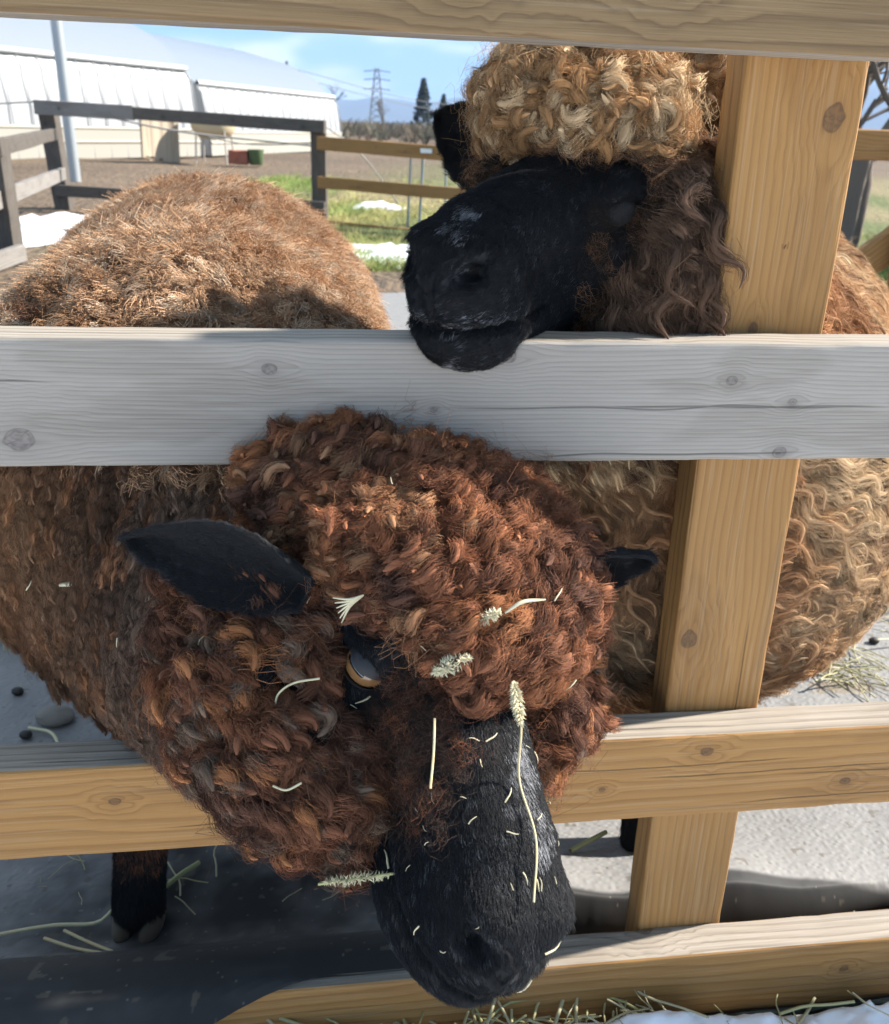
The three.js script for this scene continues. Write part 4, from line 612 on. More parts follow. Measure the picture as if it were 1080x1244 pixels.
// loose hay
{
  const r = rngOf(91), var_ = []; for (let k = 0; k < 5; k++) { const L = 0.5, b = (r() - 0.5) * 0.25; var_.push(tube([[-L, 0, 0], [-L * 0.3, 0.01 + r() * 0.04, b], [L * 0.3, r() * 0.05, b * 0.8 + (r() - .5) * .1], [L, 0.01, (r() - 0.5) * 0.2]], 0.016 + r() * 0.012, 7, 4)); }
  const spots = []; const add = (x, z, y, L, sp, gr) => spots.push([x, y, z, L, sp, gr]);
  for (let i = 0; i < 330; i++) { const x = mix(0.1, 1.6, r()), z = -0.85 - 1.7 * r() ** 1.2; add(x, z, 0.007, 0.012 + 0.045 * r() ** 2, 0, r()); }
  for (let i = 0; i < 70; i++) add(0.70 + (r() + r() - 1) * 0.10, -1.33 + (r() + r() - 1) * 0.09, 0.010 + r() * 0.012, 0.03 + 0.07 * r(), 0.3, r());
  for (let i = 0; i < 60; i++) add(0.92 + (r() + r() - 1) * 0.14, -1.52 + (r() + r() - 1) * 0.12, 0.010 + r() * 0.012, 0.03 + 0.07 * r(), 0.3, r());
  for (let i = 0; i < 420; i++) add(mix(-1.5, -0.1, r()), -0.76 - 1.9 * r() ** 1.3, 0.008, 0.010 + 0.05 * r() ** 2, 0, r());
  for (let i = 0; i < 90; i++) { add(-0.74 + (r() + r() - 1) * 0.12, -1.36 + (r() + r() - 1) * 0.12, 0.012 + r() * 0.015, 0.02 + 0.06 * r(), 0.3, r()); }
  for (let i = 0; i < 150; i++) { const x = mix(-0.35, 0.25, r() ** 0.9); add(x, FZ(x) + 0.012 + 0.05 * r() ** 2, 0.040 + r() * 0.02, 0.03 + 0.07 * r(), 0.22, r()); }
  for (let i = 0; i < 40; i++) { const x = mix(0.1, 0.6, r()); add(x, FZ(x) + 0.012 + 0.07 * r(), 0.040 + r() * 0.012, 0.03 + 0.06 * r(), 0.2, r()); }
  for (let i = 0; i < 40; i++) { const x = mix(0.14, 0.6, r()); add(x, FZ(x) - 0.05 - 0.05 * r(), 0.004 + r() * 0.01, 0.02 + 0.05 * r(), 0.3, r()); }
  const m = new THREE.Matrix4(), q = new THREE.Quaternion(), e = new THREE.Euler(), c = new THREE.Color(), hm = mat(1, 1, 1, 0.6);
  const lists = var_.map(() => []); spots.forEach((s) => lists[Math.floor(r() * 5)].push(s));
  lists.forEach((l, k) => { const im = new THREE.InstancedMesh(var_[k], hm, l.length); l.forEach(([x, y, z, L, sp, gr], i) => { e.set(0, r() * 6.28, (r() - 0.5) * 2 * sp); q.setFromEuler(e); const t = Math.max(L * 0.9, 0.02); m.compose(V(x, y, z), q, V(L, t * 0.75, t)); im.setMatrixAt(i, m); im.setColorAt(i, c.setRGB(...tint(mixc([0.50, 0.44, 0.27], [0.30, 0.29, 0.12], gr), 0.8 + 0.35 * r()))); }); im.name = numbered('hay_litter'); im.castShadow = im.receiveShadow = true; scene.add(im); tag(im, 'short bits of hay scattered over the floor and snow', 'hay', null, 'stuff'); });
}

// ---------------------------------------------------------------- beyond the paddock
const weathered = woodTextures(61, { light: [0.115, 0.098, 0.082], dark: [0.055, 0.046, 0.038], worn: [0.18, 0.16, 0.14], knot: [0.07, 0.06, 0.05] }, [[0.2, 0.5, 0.01], [0.7, 0.4, 0.012]], { lines: 7, warp: 0.4, worn: 0.5, W: 1024, H: 64, cracks: 6 });
const weatheredM = woodMaterial(weathered, 0.85, 0.003);
const silver = woodTextures(67, { light: [0.25, 0.23, 0.21], dark: [0.14, 0.125, 0.11], worn: [0.30, 0.285, 0.26], knot: [0.1, 0.09, 0.08] }, [[0.3, 0.5, 0.01]], { lines: 7, warp: 0.3, worn: 0.4, W: 1024, H: 64 }); const silverM = woodMaterial(silver, 0.85, 0.003);
function plank(parent, name, a, b, H, Th, mats, seed, label) {   // a board from a to b, H tall, Th thick
  const A = V(...a), B = V(...b), L = A.distanceTo(B), o = mesh(name, boardGeometry(L, H, Th, seed, { bevel: Math.min(0.006, Th / 5), step: L / 12, wob: 0.002, u0: seed * 0.37 }), mats, parent), X = B.clone().sub(A).normalize(), up = Math.abs(X.y) > 0.7 ? V(1, 0, 0) : V(0, 1, 0), Z = V().crossVectors(X, up).normalize(), Y = V().crossVectors(Z, X);
  o.quaternion.setFromRotationMatrix(new THREE.Matrix4().makeBasis(X, Y, Z)); o.position.copy(A.add(B).multiplyScalar(0.5)).sub(parent.position); if (label) o.userData.label = label; return o;
}
{
  const f = thing('weathered_fence', 'dark weathered post and rail fence turning a corner before the greenhouse', 'fence', [-2.5, 0, -8.7]), W = [weatheredM, weatheredM], S = [silverM, silverM];
  for (const [x, y, z, w] of [[-1.26, 0.85, -8.62, 0.135], [-3.84, 0.90, -9.02, 0.15], [-2.80, 0.68, -5.72, 0.15], [-2.55, 0.66, -2.6, 0.15]]) plank(f, 'post', [x + (x < -3 ? 0.06 : 0), -0.3, z], [x, y, z], w, w * 0.9, W, x + 9);
  plank(f, 'rail', [-3.9, 0.863, -8.90], [-2.95, 0.848, -8.76], 0.125, 0.05, S, 3, 'silver grey end of the top rail'); plank(f, 'rail', [-2.946, 0.845, -8.757], [-1.19, 0.797, -8.52], 0.105, 0.055, W, 4); plank(f, 'rail', [-3.8, 0.15, -8.88], [-1.2, 0.12, -8.52], 0.105, 0.05, W, 5);
  plank(f, 'rail', [-2.72, 0.632, -5.6], [-3.76, 0.640, -8.9], 0.10, 0.05, W, 6); plank(f, 'rail', [-2.62, 0.345, -5.1], [-3.72, 0.30, -8.9], 0.105, 0.05, S, 7, 'silver grey side rail'); plank(f, 'rail', [-2.45, 0.62, -2.6], [-2.70, 0.632, -5.55], 0.10, 0.05, W, 8); plank(f, 'rail', [-2.45, 0.32, -2.6], [-2.62, 0.345, -5.05], 0.10, 0.05, S, 9); plank(f, 'rail', [-2.45, 0.03, -2.6], [-2.68, 0.03, -5.65], 0.10, 0.05, S, 10);
}
const farHoney = [woodM.honeyB, woodM.honeyA];
{
  const f = thing('honey_fence', 'far honey coloured rail fence running off from the weathered corner', 'fence', [0, 0, -8]);
  plank(f, 'rail', [-1.25, 0.665, -8.50], [1.5, 0.60, -6.9], 0.112, 0.04, farHoney, 1); plank(f, 'rail', [-1.25, 0.337, -8.50], [-0.35, 0.335, -7.975], 0.10, 0.04, farHoney, 2); plank(f, 'rail', [-0.346, 0.335, -7.972], [1.5, 0.32, -6.9], 0.10, 0.04, farHoney, 4); plank(f, 'rail', [-1.23, -0.03, -8.49], [1.5, -0.03, -6.9], 0.10, 0.04, farHoney, 3);
  for (const [x, z] of [[0.35, -7.62], [1.45, -6.98]]) plank(f, 'post', [x, -0.3, z], [x, 0.68, z], 0.09, 0.09, farHoney, x + 3);
  const pl = mesh('name_plate', new THREE.BoxGeometry(0.11, 0.035, 0.004), mat(0.75, 0.75, 0.72, 0.5), f); pl.position.set(-0.27, 0.65, -7.895 + 8); pl.rotation.y = -0.52; pl.userData.label = 'small blank white plate';
}
// galvanised pole and its wire
{
  const p = mesh('metal_pole', new THREE.CylinderGeometry(0.066, 0.07, 3.6, 20), new THREE.MeshStandardMaterial({ color: new THREE.Color().setRGB(0.42, 0.45, 0.46), roughness: 0.45, metalness: 0.5 })); p.position.set(-4.89, 1.6, -12.05); tag(p, 'galvanised steel pole standing in front of the long greenhouse', 'pole');
  const w = mesh('fence_wire', mergeGeometries([tube([[-8, 0.55, -9.2], [-5.5, 0.78, -9.1], [-3.84, 0.92, -9.02]], 0.008, 16, 4), tube([[-3.84, 0.92, -9.0], [-2.7, 0.72, -8.9], [-1.26, 0.63, -8.72]], 0.009, 16, 4), tube([[-2.6, 0.70, -9.2], [-2.0, 0.62, -9.0], [-1.26, 0.66, -8.75]], 0.006, 16, 4), tube([[-1.26, 0.84, -8.62], [-0.95, 0.6, -9], [-0.6, 0.1, -9.6]], 0.008, 12, 4)]), mat(0.35, 0.34, 0.32, 0.6)); tag(w, 'slack wires tied to the weathered corner post', 'wire');
  for (const [x, z, h] of [[-0.42, -8.2, 0.62], [-0.31, -8.0, 0.60], [-0.12, -9.6, 0.6], [0.02, -10.4, 0.6]]) { const s = mesh('garden_stake', new THREE.CylinderGeometry(0.012, 0.012, h + 0.2, 8), mat(0.24, 0.28, 0.29, 0.6)); s.position.set(x, h / 2 - 0.1, z); s.rotation.z = x < -0.2 ? -0.03 : 0.02; tag(s, 'thin dark garden stake behind the far honey rails', 'stake', 'garden stakes in the grass'); }
}
// greenhouses: film over hoops, a roll at the eaves, a skirt at the foot
function greenhouse(name, label, a, b, eave, ridge, depth, hoops, skirt) {
  const A = V(...a), B = V(...b), X = B.clone().sub(A), L = X.length(), g = thing(name, label, 'greenhouse', a); X.normalize(); const inw = V(-X.z, 0, X.x).normalize(); if (inw.x > 0) inw.negate();
  const prof = [[0, 0.0], [0.03, eave * 0.5], [0.14, eave * 0.86], [0.30, eave], [0.9, mix(eave, ridge, 0.42)], [1.8, mix(eave, ridge, 0.72)], [depth / 2, ridge], [depth - 1.8, mix(eave, ridge, 0.72)], [depth - 0.3, eave], [depth, 0]];
  const at = (d, h, off = 0) => inw.clone().multiplyScalar(d - off).add(V(0, h, 0));
  const skin = (p0, p1, n, off, sag) => { const P = [], I = [], pr = prof.slice(p0, p1 + 1); for (let i = 0; i <= n; i++) pr.forEach(([d, h], k) => { const q = at(d, h).addScaledVector(X, L * i / n); const w = sag * (0.5 - 0.5 * Math.cos(i / n * hoops * Math.PI * 2)) + 0.012 * noise(i * 0.37, k * 1.3, 5); q.addScaledVector(inw, w); P.push(q.x, q.y, q.z); }); const m = pr.length; for (let i = 0; i < n; i++) for (let k = 0; k < m - 1; k++) { const a0 = i * m + k, b0 = a0 + 1, c0 = a0 + m, d0 = c0 + 1; I.push(a0, b0, c0, b0, d0, c0); } const s = new THREE.BufferGeometry(); s.setAttribute('position', new THREE.Float32BufferAttribute(P, 3)); s.setIndex(I); s.computeVertexNormals(); return s; };
  const film = new THREE.MeshPhysicalMaterial({ color: new THREE.Color().setRGB(0.36, 0.37, 0.375), roughness: 0.45, side: THREE.DoubleSide }), roofM = new THREE.MeshPhysicalMaterial({ color: new THREE.Color().setRGB(0.21, 0.235, 0.265), roughness: 0.35, side: THREE.DoubleSide });  // roof film darker and bluer than the sides: its shade is put into the colour
  mesh('side_film', skin(0, 3, hoops * 4, 0, 0.02), film, g); mesh('roof_film', skin(3, 8, hoops * 2, 0, 0.0), roofM, g); mesh('far_side_film', skin(8, 9, hoops, 0, 0), film, g);
  for (const [q, nm] of [[0, 'end_film'], [L, 'end_film']]) { const sh = new THREE.BufferGeometry(), P = [], I = []; prof.forEach(([d, h]) => { const p = at(d, h).addScaledVector(X, q); P.push(p.x, p.y, p.z); }); for (let k = 1; k < prof.length - 1; k++) I.push(0, k, k + 1); sh.setAttribute('position', new THREE.Float32BufferAttribute(P, 3)); sh.setIndex(I); sh.computeVertexNormals(); mesh(nm, sh, film, g); }
  const ribM = mat(0.33, 0.34, 0.36, 0.5, { metalness: 0.4 }); for (let i = 0; i <= hoops; i++) { const pts = prof.slice(0, 4).map(([d, h]) => at(d, h, 0.025).addScaledVector(X, L * i / hoops)); mesh('hoop', tube(pts, 0.011, 18, 5), ribM, g); }
  const roll = mesh('eave_roll', tube([at(0.27, eave, 0.04), at(0.27, eave, 0.04).addScaledVector(X, L)], 0.05, 2, 8), mat(0.6, 0.62, 0.62, 0.5), g);
  for (const [h, th, c] of [[skirt * 0.55, 0.03, [0.40, 0.37, 0.30]], [skirt, 0.025, [0.42, 0.40, 0.34]]]) { mesh('batten', tube([at(0.005, h, 0.03), at(0.005, h, 0.03).addScaledVector(X, L)], th, 2, 6), mat(...c, 0.7), g); }
  const sk = new THREE.BoxGeometry(L, skirt, 0.012), m = new THREE.Matrix4().makeBasis(X, V(0, 1, 0), V().crossVectors(X, V(0, 1, 0))); m.setPosition(at(0, skirt / 2, 0.022).addScaledVector(X, L / 2)); sk.applyMatrix4(m); mesh('skirt', sk, mat(0.34, 0.325, 0.28, 0.7), g);
  return g;
}
greenhouse('greenhouse', 'long white film greenhouse behind the steel pole with its eave roll showing', [-11.0, 0, -9.9], [-5.86, 0, -21.6], 1.78, 3.1, 7, 28, 0.55);
greenhouse('greenhouse', 'farther white film greenhouse ending short of the blue hills', [-5.74, 0, -22.1], [-3.75, 0, -30.5], 1.53, 2.75, 6.5, 20, 0.5);
// things leaning and standing by the greenhouse
{
  const t = thing('feed_hopper', 'beige rounded hopper on thin legs beside the greenhouse', 'hopper', [-4.75, 0, -18.6]); const h = mesh('hopper', new THREE.LatheGeometry([[0, 0.42], [0.28, 0.46], [0.42, 0.62], [0.44, 0.86], [0.4, 0.9], [0, 0.9]].map(([x, y]) => new THREE.Vector2(x, y)), 24), mat(0.58, 0.50, 0.33, 0.6), t); for (const [x, z] of [[-0.3, -0.3], [0.3, -0.3], [-0.3, 0.3], [0.3, 0.3]]) mesh('leg', tube([[x, 0, z], [x * 0.9, 0.6, z * 0.9]], 0.016, 2, 6), mat(0.45, 0.42, 0.36, 0.6), t);
  const rc = mesh('red_crate', boardGeometry(0.36, 0.26, 0.3, 3, { bevel: 0.03, step: 0.1, wob: 0.02 }), mat(0.30, 0.10, 0.06, 0.8)); rc.position.set(-4.28, 0.13, -18.6); tag(rc, 'red crate standing beside the hopper', 'crate');
  const gb = mesh('green_bucket', new THREE.LatheGeometry([[0, 0], [0.12, 0], [0.16, 0.28], [0.15, 0.28], [0.11, 0.02], [0, 0.02]].map(([x, y]) => new THREE.Vector2(x, y)), 20), mat(0.08, 0.13, 0.05, 0.8)); gb.position.set(-3.95, 0, -18.6); tag(gb, 'green bucket beside the red crate', 'bucket');
  const tp = mesh('leaning_tarpaulin', boardGeometry(1.0, 0.9, 0.05, 8, { bevel: 0.02, step: 0.06, wob: 0.05 }), mat(0.36, 0.30, 0.22, 0.8)); tp.position.set(-5.65, 0.45, -18.1); tp.rotation.set(-0.2, 1.15, 0.06); tag(tp, 'folded brown sheet leaning on the greenhouse wall', 'sheet');
}
// far scrub, trees, poles, pylon and hills
function bareTree(name, label, pos, h, spread, seed, tone, group) {
  const r = rngOf(seed), t = thing(name, label, 'tree', pos, 0, group), trunk = [], twigs = [];
  const grow = (p, d, len, rad, depth) => { const e = p.clone().addScaledVector(d, len), m = p.clone().lerp(e, 0.5).add(V((r() - .5) * len * .15, 0, (r() - .5) * len * .15)); (depth > 2 ? trunk : twigs).push(tube([p, m, e], Math.max(rad, 0.008), 3, depth > 2 ? 6 : 3)); if (!depth) return; const n = depth > 2 ? 3 : 3; for (let i = 0; i < n; i++) { const nd = d.clone().add(V((r() - .5) * spread, (r() - .25) * 0.7, (r() - .5) * spread)).normalize(); grow(p.clone().lerp(e, 0.55 + 0.45 * r()), nd, len * (0.58 + 0.25 * r()), rad * 0.6, depth - 1); } };
  grow(V(0, -0.2, 0), V(0, 1, 0), h * 0.36, h * 0.022, 4); const m = mat(...tone, 0.9); mesh('trunk', mergeGeometries(trunk), m, t); const tw = mesh('crown', mergeGeometries(twigs), m, t); return t;
}
{
  const r = rngOf(8); for (let i = 0; i < 6; i++) bareTree('bare_tree', 'leafless grey brown tree standing far off before the hills', [-26 + i * 3.0 + (r() - .5) * 2, 0, -95 - r() * 45], 4.5 + 3.5 * r(), 1.7, 20 + i, [0.12, 0.10, 0.085], 'leafless trees far off');
  const con = (x, z, h, seed) => { const rr = rngOf(seed), t = thing('conifer', 'dark conifer standing far off before the hills', 'tree', [x, 0, z], 0, 'conifers far off'), P = []; for (let i = 0; i < 420; i++) { const k = rr(), a = rr() * 6.28, q = (1 - k) * h * 0.24 * (0.5 + 0.6 * rr()), g = new THREE.ConeGeometry(h * 0.03, h * 0.11, 3); g.rotateZ(1.9 + rr() * 0.5); g.rotateY(-a); g.translate(Math.cos(a) * q, h * (0.1 + 0.9 * k), Math.sin(a) * q); P.push(g); } mesh('crown', mergeGeometries(P), mat(0.022, 0.035, 0.022, 0.9), t); mesh('trunk', tube([[0, -0.2, 0], [0, h * 0.9, 0]], h * 0.02, 2, 6), mat(0.08, 0.06, 0.05), t); };
  con(-5.0, -130, 6.2, 3); con(-2.4, -135, 4.6, 4); con(1.5, -128, 5.2, 5); con(4.5, -140, 6, 6);
  // scrub belt
  const sc = []; const tw = []; for (let k = 0; k < 14; k++) { const a = r() * 6.28, l = 0.5 + r(); tw.push(tube([[0, 0, 0], [Math.cos(a) * 0.25 * l, l * 0.55, Math.sin(a) * 0.25 * l], [Math.cos(a) * 0.55 * l, l, Math.sin(a) * 0.5 * l]], 0.018, 4, 3)); }
  const im = new THREE.InstancedMesh(mergeGeometries(tw), mat(1, 1, 1, 0.95), 2600), m = new THREE.Matrix4(), q = new THREE.Quaternion(), c = new THREE.Color(); for (let i = 0; i < 2600; i++) { q.setFromAxisAngle(V(0, 1, 0), r() * 6.28); const s = 0.35 + r() * 0.45; m.compose(V(mix(-30, 40, r()), -0.1, -45 - r() * 75), q, V(s * 1.4, s, s * 1.4)); im.setMatrixAt(i, m); im.setColorAt(i, c.setRGB(...tint(mixc([0.16, 0.125, 0.09], [0.10, 0.10, 0.07], r()), 0.7 + 0.6 * r()))); } im.name = 'far_scrub'; im.castShadow = im.receiveShadow = true; scene.add(im); tag(im, 'belt of brown scrub far off below the hills', 'scrub', null, 'stuff');
  // pylon
  const py = thing('pylon', 'steel lattice pylon far off against the clouds', 'pylon', [-21.5, 0, -250]), lat = []; const H = 13.5, leg = (h) => 1.5 * (1 - h / H) + 0.45; for (const sx of [-1, 1]) for (const sz of [-1, 1]) lat.push(tube([[sx * leg(0), 0, sz * leg(0)], [sx * leg(H), H, sz * leg(H)]], 0.09, 2, 4)); for (let h = 0; h < H - 1; h += 1.5) for (const s of [-1, 1]) { lat.push(tube([[-leg(h), h, s * leg(h)], [leg(h + 1.5), h + 1.5, s * leg(h + 1.5)]], 0.05, 1, 4), tube([[leg(h), h, s * leg(h)], [-leg(h + 1.5), h + 1.5, s * leg(h + 1.5)]], 0.05, 1, 4)); } const steel = mat(0.16, 0.17, 0.18, 0.6); mesh('tower', mergeGeometries(lat), steel, py); for (const h of [8.5, 10.7, 12.6]) mesh('crossarm', tube([[-3.4, h, 0], [0, h + 0.35, 0], [3.4, h, 0]], 0.11, 2, 4), steel, py);
  const poles = [[-13.9, -60, 4.6], [-10.8, -61, 4.1]]; for (const [x, z, h] of poles) { const u = thing('utility_pole', 'thin utility pole rising behind the greenhouse roof', 'pole', [x, 0, z], 0, 'utility poles behind the greenhouse'); mesh('shaft', tube([[0, -0.3, 0], [0, h, 0]], 0.09, 2, 8), steel, u); mesh('crossarm', tube([[-0.5, h - 0.45, 0], [0.5, h - 0.45, 0]], 0.05, 1, 5), steel, u); }
  for (const dy of [0, 0.45]) { const w = mesh('power_line', tube([[-24, 4.5 - dy, -59], [-13.9, 4.35 - dy, -60], [-12.2, 3.9 - dy, -60.5], [-10.8, 3.75 - dy, -61], [-4, 2.6 - dy, -75], [4, 2.2 - dy, -90]], 0.022, 40, 4), steel); tag(w, dy ? 'lower power line strung between the utility poles' : 'upper power line strung between the utility poles', 'power line'); }
  // hills
  const hx = 260, P = [], I = [], C = []; for (let i = 0; i <= hx; i++) for (let j = 0; j <= 14; j++) { const x = mix(-3200, 3200, i / hx), t = j / 14, ridge = 62 + 110 * sstep(-420, 900, x) + 46 * fbm(x * 0.0016 + 4, 1.7, 2, 4) + 22 * fbm(x * 0.008, 3.1, 5, 3) + 60 * sstep(-500, -2600, x); P.push(x, -3 + Math.max(6, ridge) * sstep(0, 1, t) + 7 * fbm(x * 0.01, t * 6, 3, 3) * Math.sin(t * 3.1), -2350 - 700 * t); }
  for (let i = 0; i < hx; i++) for (let j = 0; j < 14; j++) { const a = i * 15 + j, b = a + 1, c = a + 15, d = c + 1; I.push(a, c, b, b, c, d); }
  const hg = new THREE.BufferGeometry(); hg.setAttribute('position', new THREE.Float32BufferAttribute(P, 3)); hg.setIndex(I); hg.computeVertexNormals(); tag(mesh('hills', hg, mat(0.055, 0.075, 0.085, 0.95)), 'wooded hills on the horizon, blue with distance', 'hills', null, 'structure');
}
// the gate and brush seen past the post
{
  const g = thing('wooden_gate', 'honey coloured gate with a diagonal brace standing behind the tan sheep', 'gate', [1.9, 0, -2.9]);
  plank(g, 'rail', [0.98, 0.842, -2.95], [3.0, 0.842, -3.05], 0.09, 0.038, farHoney, 21); plank(g, 'rail', [0.98, 0.10, -2.95], [3.0, 0.10, -3.05], 0.09, 0.038, farHoney, 22); plank(g, 'brace', [1.18, 0.40, -2.905], [1.62, 0.78, -2.925], 0.10, 0.04, farHoney, 23); plank(g, 'stile', [1.40, 0.02, -2.85], [1.40, 0.80, -2.86], 0.09, 0.038, farHoney, 24); plank(g, 'stile', [2.9, -0.2, -3.1], [2.9, 1.0, -3.1], 0.09, 0.09, farHoney, 25); plank(g, 'stile', [0.98, -0.2, -3.0], [0.98, 0.9, -3.0], 0.07, 0.05, farHoney, 26);
  const bx = mesh('grey_trough', boardGeometry(0.5, 0.2, 0.3, 4, { bevel: 0.015, step: 0.1 }), mat(0.30, 0.33, 0.35, 0.5)); bx.position.set(1.75, 0.10, -4.3); tag(bx, 'grey trough on the ground behind the gate', 'trough');
  const r = rngOf(55); for (let i = 0; i < 12; i++) bareTree('brush', 'tangled leafless brush beyond the gate', [2.0 + i * 0.5 + (r() - .5), 0, -6.4 - r() * 2.5], 2.6 + r(), 2.4, 300 + i, [0.15, 0.12, 0.095], 'leafless brush beyond the gate');
}

// ---------------------------------------------------------------- hay caught in the fleece and lying by the hoof
{
  const pale = mat(0.60, 0.54, 0.34, 0.7), green = mat(0.38, 0.38, 0.17, 0.7), straw = mat(0.56, 0.46, 0.25, 0.65), cream = mat(0.64, 0.57, 0.38, 0.75);
  const stem = (name, label, pts, r, m) => { const o = mesh(name, tube(pts, r, 24, 5), m); return tag(o, label, 'hay', 'bits of hay on the brown sheep'); };
  // flat blade: a ribbon with thickness
  const blade = (label, pts, w, m, parent = scene) => { const c = new THREE.CatmullRomCurve3(pts.map((p) => V(...p))), P = [], I = [], n = 14; for (let i = 0; i <= n; i++) { const t = i / n, p = c.getPoint(t), d = c.getTangent(t), s = V().crossVectors(d, V(0.2, 0.7, 0.7)).normalize(), u = V().crossVectors(s, d), q = w * (0.35 + 0.65 * Math.sin(Math.PI * clamp(t * 0.9 + 0.08))); for (const [a, b] of [[-1, 0], [0, 0.35], [1, 0], [0, -0.15]]) { const v = p.clone().addScaledVector(s, a * q).addScaledVector(u, b * q); P.push(v.x, v.y, v.z); } } for (let i = 0; i < n; i++) for (let k = 0; k < 4; k++) { const a = i * 4 + k, b = i * 4 + (k + 1) % 4; I.push(a, b, a + 4, b, b + 4, a + 4); } const g = new THREE.BufferGeometry(); g.setAttribute('position', new THREE.Float32BufferAttribute(P, 3)); g.setIndex(I); g.computeVertexNormals(); if (parent !== scene) return mesh('leaf', g, m, parent); return tag(mesh('dry_leaf', g, m), label, 'hay', 'bits of hay on the brown sheep'); };
  const seedHead = (a, b, rad, n, m, seed, parent, name, wild) => { const r = rngOf(seed), A = V(...a), B = V(...b), gs = [], ax = B.clone().sub(A).normalize(); for (let i = 0; i < n; i++) { const t = r(), p = A.clone().lerp(B, t), d = V(r() - .5, r() - .5, r() - .5).addScaledVector(ax, -0.1).normalize(), q = rad * Math.sin(Math.PI * clamp(0.12 + 0.8 * t)) ; const g = new THREE.ConeGeometry(0.0007, 0.0036, 4); g.applyQuaternion(new THREE.Quaternion().setFromUnitVectors(V(0, 1, 0), d.clone().addScaledVector(ax, wild ? 0.1 : 0.8).normalize())); g.translate(p.x + d.x * q, p.y + d.y * q, p.z + d.z * q); gs.push(g); } return mesh(name, mergeGeometries(gs), m, parent); };
  const up = 0.012, P = (x, y, z, k = up) => snapA(V(x, y, z), k).toArray();
  { const c0 = snapA(V(0.047, 0.546, -0.427), 0.030).toArray(), O = (d) => [c0[0] + d[0], c0[1] + d[1], c0[2] + d[2]]; const t = thing('grass_stalk', 'grass stalk with a feathery seed head lying down the black nose', 'hay', [0, 0, 0]); const k = 0.008; seedHead(O([-0.002, 0.007, -0.010]), O([0.002, -0.007, 0.011]), 0.0038, 300, cream, 5, t, 'spikelets'); mesh('stem', tube([c0, O([0.002, -0.007, 0.011]), P(0.059, 0.522, -0.403, k), P(0.068, 0.503, -0.372, k), P(0.069, 0.486, -0.342, k)], 0.00065, 30, 5), straw, t); }
  const N = (c, d) => [c[0] + d[0], c[1] + d[1], c[2] + d[2]], c1 = P(0.010, 0.560, -0.446, 0.027), c2 = P(0.018, 0.574, -0.458, 0.028), c3 = P(-0.057, 0.446, -0.391, 0.013);
  const t1 = thing('seed_cluster', 'pale broken seed cluster stuck in the forelock above the eye', 'hay'); seedHead(N(c1, [-0.010, -0.004, 0.001]), N(c1, [0.010, 0.005, -0.002]), 0.0052, 300, cream, 6, t1, 'spikelets', 1);
  const t2 = thing('seed_cluster', 'smaller seed cluster beside the larger one in the forelock', 'hay'); seedHead(N(c2, [-0.006, -0.003, 0.0]), N(c2, [0.007, 0.004, -0.001]), 0.0036, 190, cream, 7, t2, 'spikelets', 1);
  stem('straw_piece', 'straight pale straw lying beside the bridge of the nose', [P(-0.003, 0.537, -0.425, 0.016), P(-0.001, 0.520, -0.413, 0.016), P(0, 0.504, -0.400, 0.016)], 0.0008, straw);
  blade('pale leaf lying across the forelock beside the smaller seed cluster', [N(c2, [0.010, 0.002, -0.003]), N(c2, [0.020, 0.008, -0.006]), N(c2, [0.034, 0.008, -0.010])], 0.0012, cream);
{ const t = thing('leaf_tuft', 'pale frayed leaf tuft in the curls above the eye', 'hay'), c = P(-0.047, 0.594, -0.493, 0.022); for (let i = 0; i < 6; i++) blade('', [N(c, [0.008, 0.004, -0.001]), N(c, [0, 0.002 - 0.001 * i, 0.001]), N(c, [-0.010 + 0.001 * i, 0.003 - 0.0034 * i, 0.002])], 0.0008, cream, t); }
  blade('thick pale chip lying on top of the curls under the grey rail', [P(-0.029, 0.632, -0.543, 0.014), P(-0.016, 0.630, -0.543, 0.014), P(-0.002, 0.630, -0.542, 0.014)], 0.0030, cream);
  stem('straw_piece', 'short green stalk beside the pale chip', [P(-0.020, 0.635, -0.550, 0.014), P(-0.015, 0.638, -0.551, 0.014), P(-0.010, 0.641, -0.552, 0.014)], 0.0018, green);
  blade('small bent leaf at the outer edge of the forelock', [P(0.055, 0.565, -0.459, 0.015), P(0.062, 0.564, -0.460, 0.015), P(0.068, 0.570, -0.462, 0.015)], 0.0012, cream);
  stem('straw_piece', 'thin curved straw hooked over the cheek curls', [...(() => { const c = P(-0.100, 0.515, -0.466, 0.022); return [N(c, [-0.010, -0.014, 0]), N(c, [-0.007, -0.002, 0.002]), N(c, [0.002, 0.006, 0.002]), N(c, [0.018, 0.009, 0])]; })()], 0.0007, pale);
  stem('straw_piece', 'pair of fine straws low on the cheek', [...(() => { const c = P(-0.088, 0.481, -0.439, 0.020); return [N(c, [-0.008, -0.001, 0]), N(c, [0, -0.002, 0.002]), N(c, [0.009, 0.002, 0])]; })()], 0.0007, pale);
  blade('zigzag dry leaf caught in the neck cords', [P(-0.226, 0.468, -0.553, 0.012), P(-0.221, 0.484, -0.558, 0.012), P(-0.207, 0.482, -0.552, 0.012), P(-0.206, 0.470, -0.545, 0.012), P(-0.212, 0.455, -0.536, 0.012)], 0.0020, green);
  blade('small leaf hanging in the neck cords below the grey rail', [P(-0.272, 0.556, -0.700, 0.012), P(-0.266, 0.568, -0.716, 0.012)], 0.0030, green);
  blade('tiny pale chip in the neck cords behind the ear', [P(-0.259, 0.512, -0.616, 0.012), P(-0.252, 0.501, -0.611, 0.012)], 0.0030, cream);
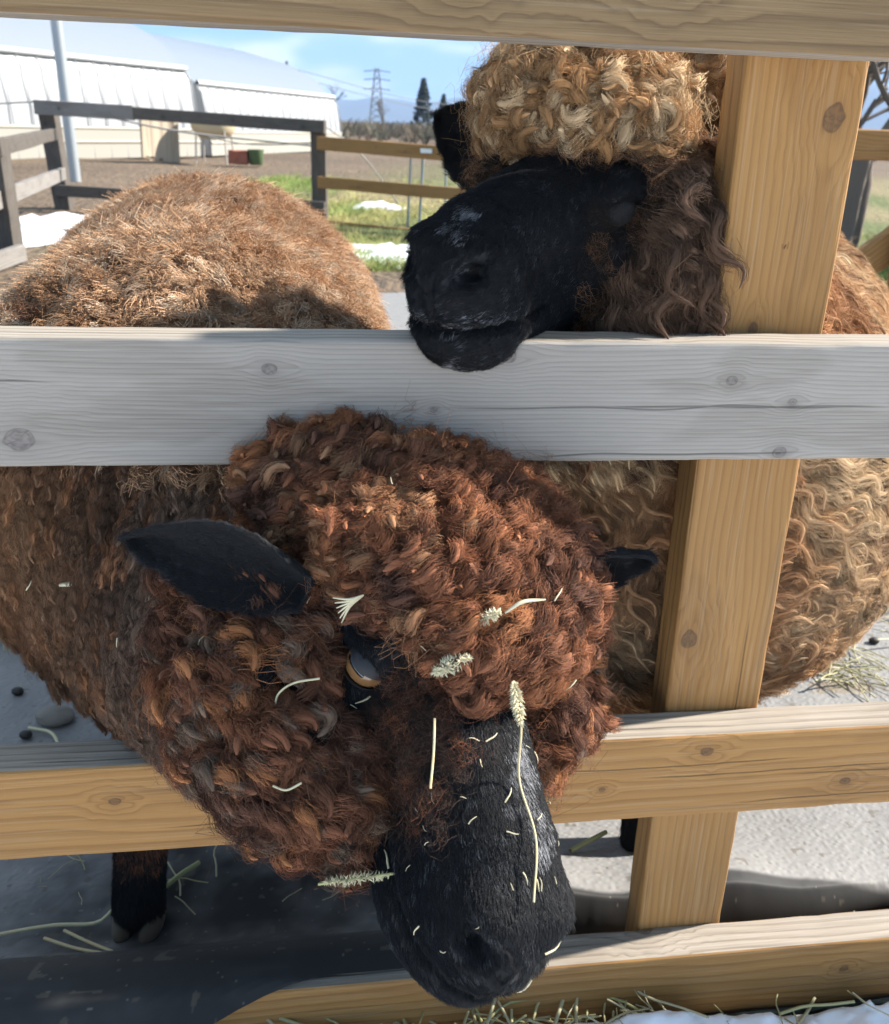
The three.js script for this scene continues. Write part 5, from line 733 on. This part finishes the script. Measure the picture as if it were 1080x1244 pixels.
  const t3 = thing('seed_cluster', 'ragged pale hay clinging under the jaw wool', 'hay'); seedHead(N(c3, [-0.020, -0.006, -0.002]), N(c3, [0.020, 0.006, 0.002]), 0.0032, 150, pale, 8, t3, 'spikelets', 1); mesh('stem', tube([N(c3, [-0.024, -0.008, -0.002]), c3, N(c3, [0.026, 0.009, 0.003])], 0.0009, 12, 5), green, t3);
  const gy = (pts, r, m, label) => tag(mesh('straw', tube(pts, r, 20, 6), m), label, 'straw', 'long straws on the floor sheet');
  gy([[-0.52, 0.012, -0.69], [-0.474, 0.012, -0.707], [-0.42, 0.010, -0.724], [-0.372, 0.009, -0.732], [-0.358, 0.020, -0.741]], 0.0022, pale, 'long pale straw bent at its end beside the hoof');
  gy([[-0.422, 0.013, -0.704], [-0.38, 0.016, -0.690], [-0.336, 0.018, -0.682]], 0.0018, straw, 'short straw of a crossing pair before the hoof');
  gy([[-0.405, 0.012, -0.716], [-0.37, 0.014, -0.700], [-0.322, 0.018, -0.680]], 0.0018, straw, 'other straw of the crossing pair before the hoof');
  gy([[-0.316, 0.006, -0.786], [-0.30, 0.010, -0.805], [-0.284, 0.008, -0.826]], 0.0030, green, 'thick green stalk lying behind the hoof');
  gy([[-0.338, 0.010, -0.775], [-0.36, 0.035, -0.80], [-0.375, 0.055, -0.815]], 0.0026, green, 'green stalk leaning against the pastern');
  gy([[0.172, 0.035, -0.842], [0.20, 0.035, -0.862], [0.222, 0.032, -0.88]], 0.003, green, 'thick stalk on the hem of the floor sheet');
  gy([[-0.605, 0.006, -1.075], [-0.56, 0.012, -1.055], [-0.535, 0.007, -1.01], [-0.585, 0.008, -1.025]], 0.0024, pale, 'hooked straw under the brown flank');
  gy([[-0.53, 0.008, -1.035], [-0.50, 0.010, -1.02], [-0.475, 0.008, -1.005]], 0.0022, pale, 'short straw beside the hooked one');
  // dung pellets and a stone
  const st = mesh('stone', (() => { const g = new THREE.IcosahedronGeometry(0.022, 3), p = g.attributes.position; for (let i = 0; i < p.count; i++) { const k = 1 + 0.2 * noise(p.getX(i) * 60, p.getY(i) * 60, p.getZ(i) * 60); p.setXYZ(i, p.getX(i) * k * 1.25, p.getY(i) * k * 0.6, p.getZ(i) * k); } g.computeVertexNormals(); return g; })(), mat(0.20, 0.18, 0.15, 0.9)); st.position.set(-0.575, 0.010, -1.10); tag(st, 'flat grey stone on the floor under the brown flank', 'stone');
  const pg = new THREE.SphereGeometry(0.0075, 12, 8); pg.scale(1.3, 0.9, 1); const dm = mat(0.02, 0.017, 0.012, 0.6); for (const [x, z] of [[-0.60, -1.055], [-0.66, -1.16], [0.80, -1.42], [0.86, -1.7], [-0.49, -0.675]]) { const o = mesh('dung_pellet', pg, dm); o.position.set(x, 0.009, z); tag(o, 'small dark dung pellet on the floor sheet', 'dung', 'dung pellets on the floor sheet'); }
}

scene.fog = new THREE.FogExp2(new THREE.Color().setRGB(0.45, 0.62, 0.92), 3.2e-4);   // haze that turns the far hills blue
renderer.render(scene, camera);
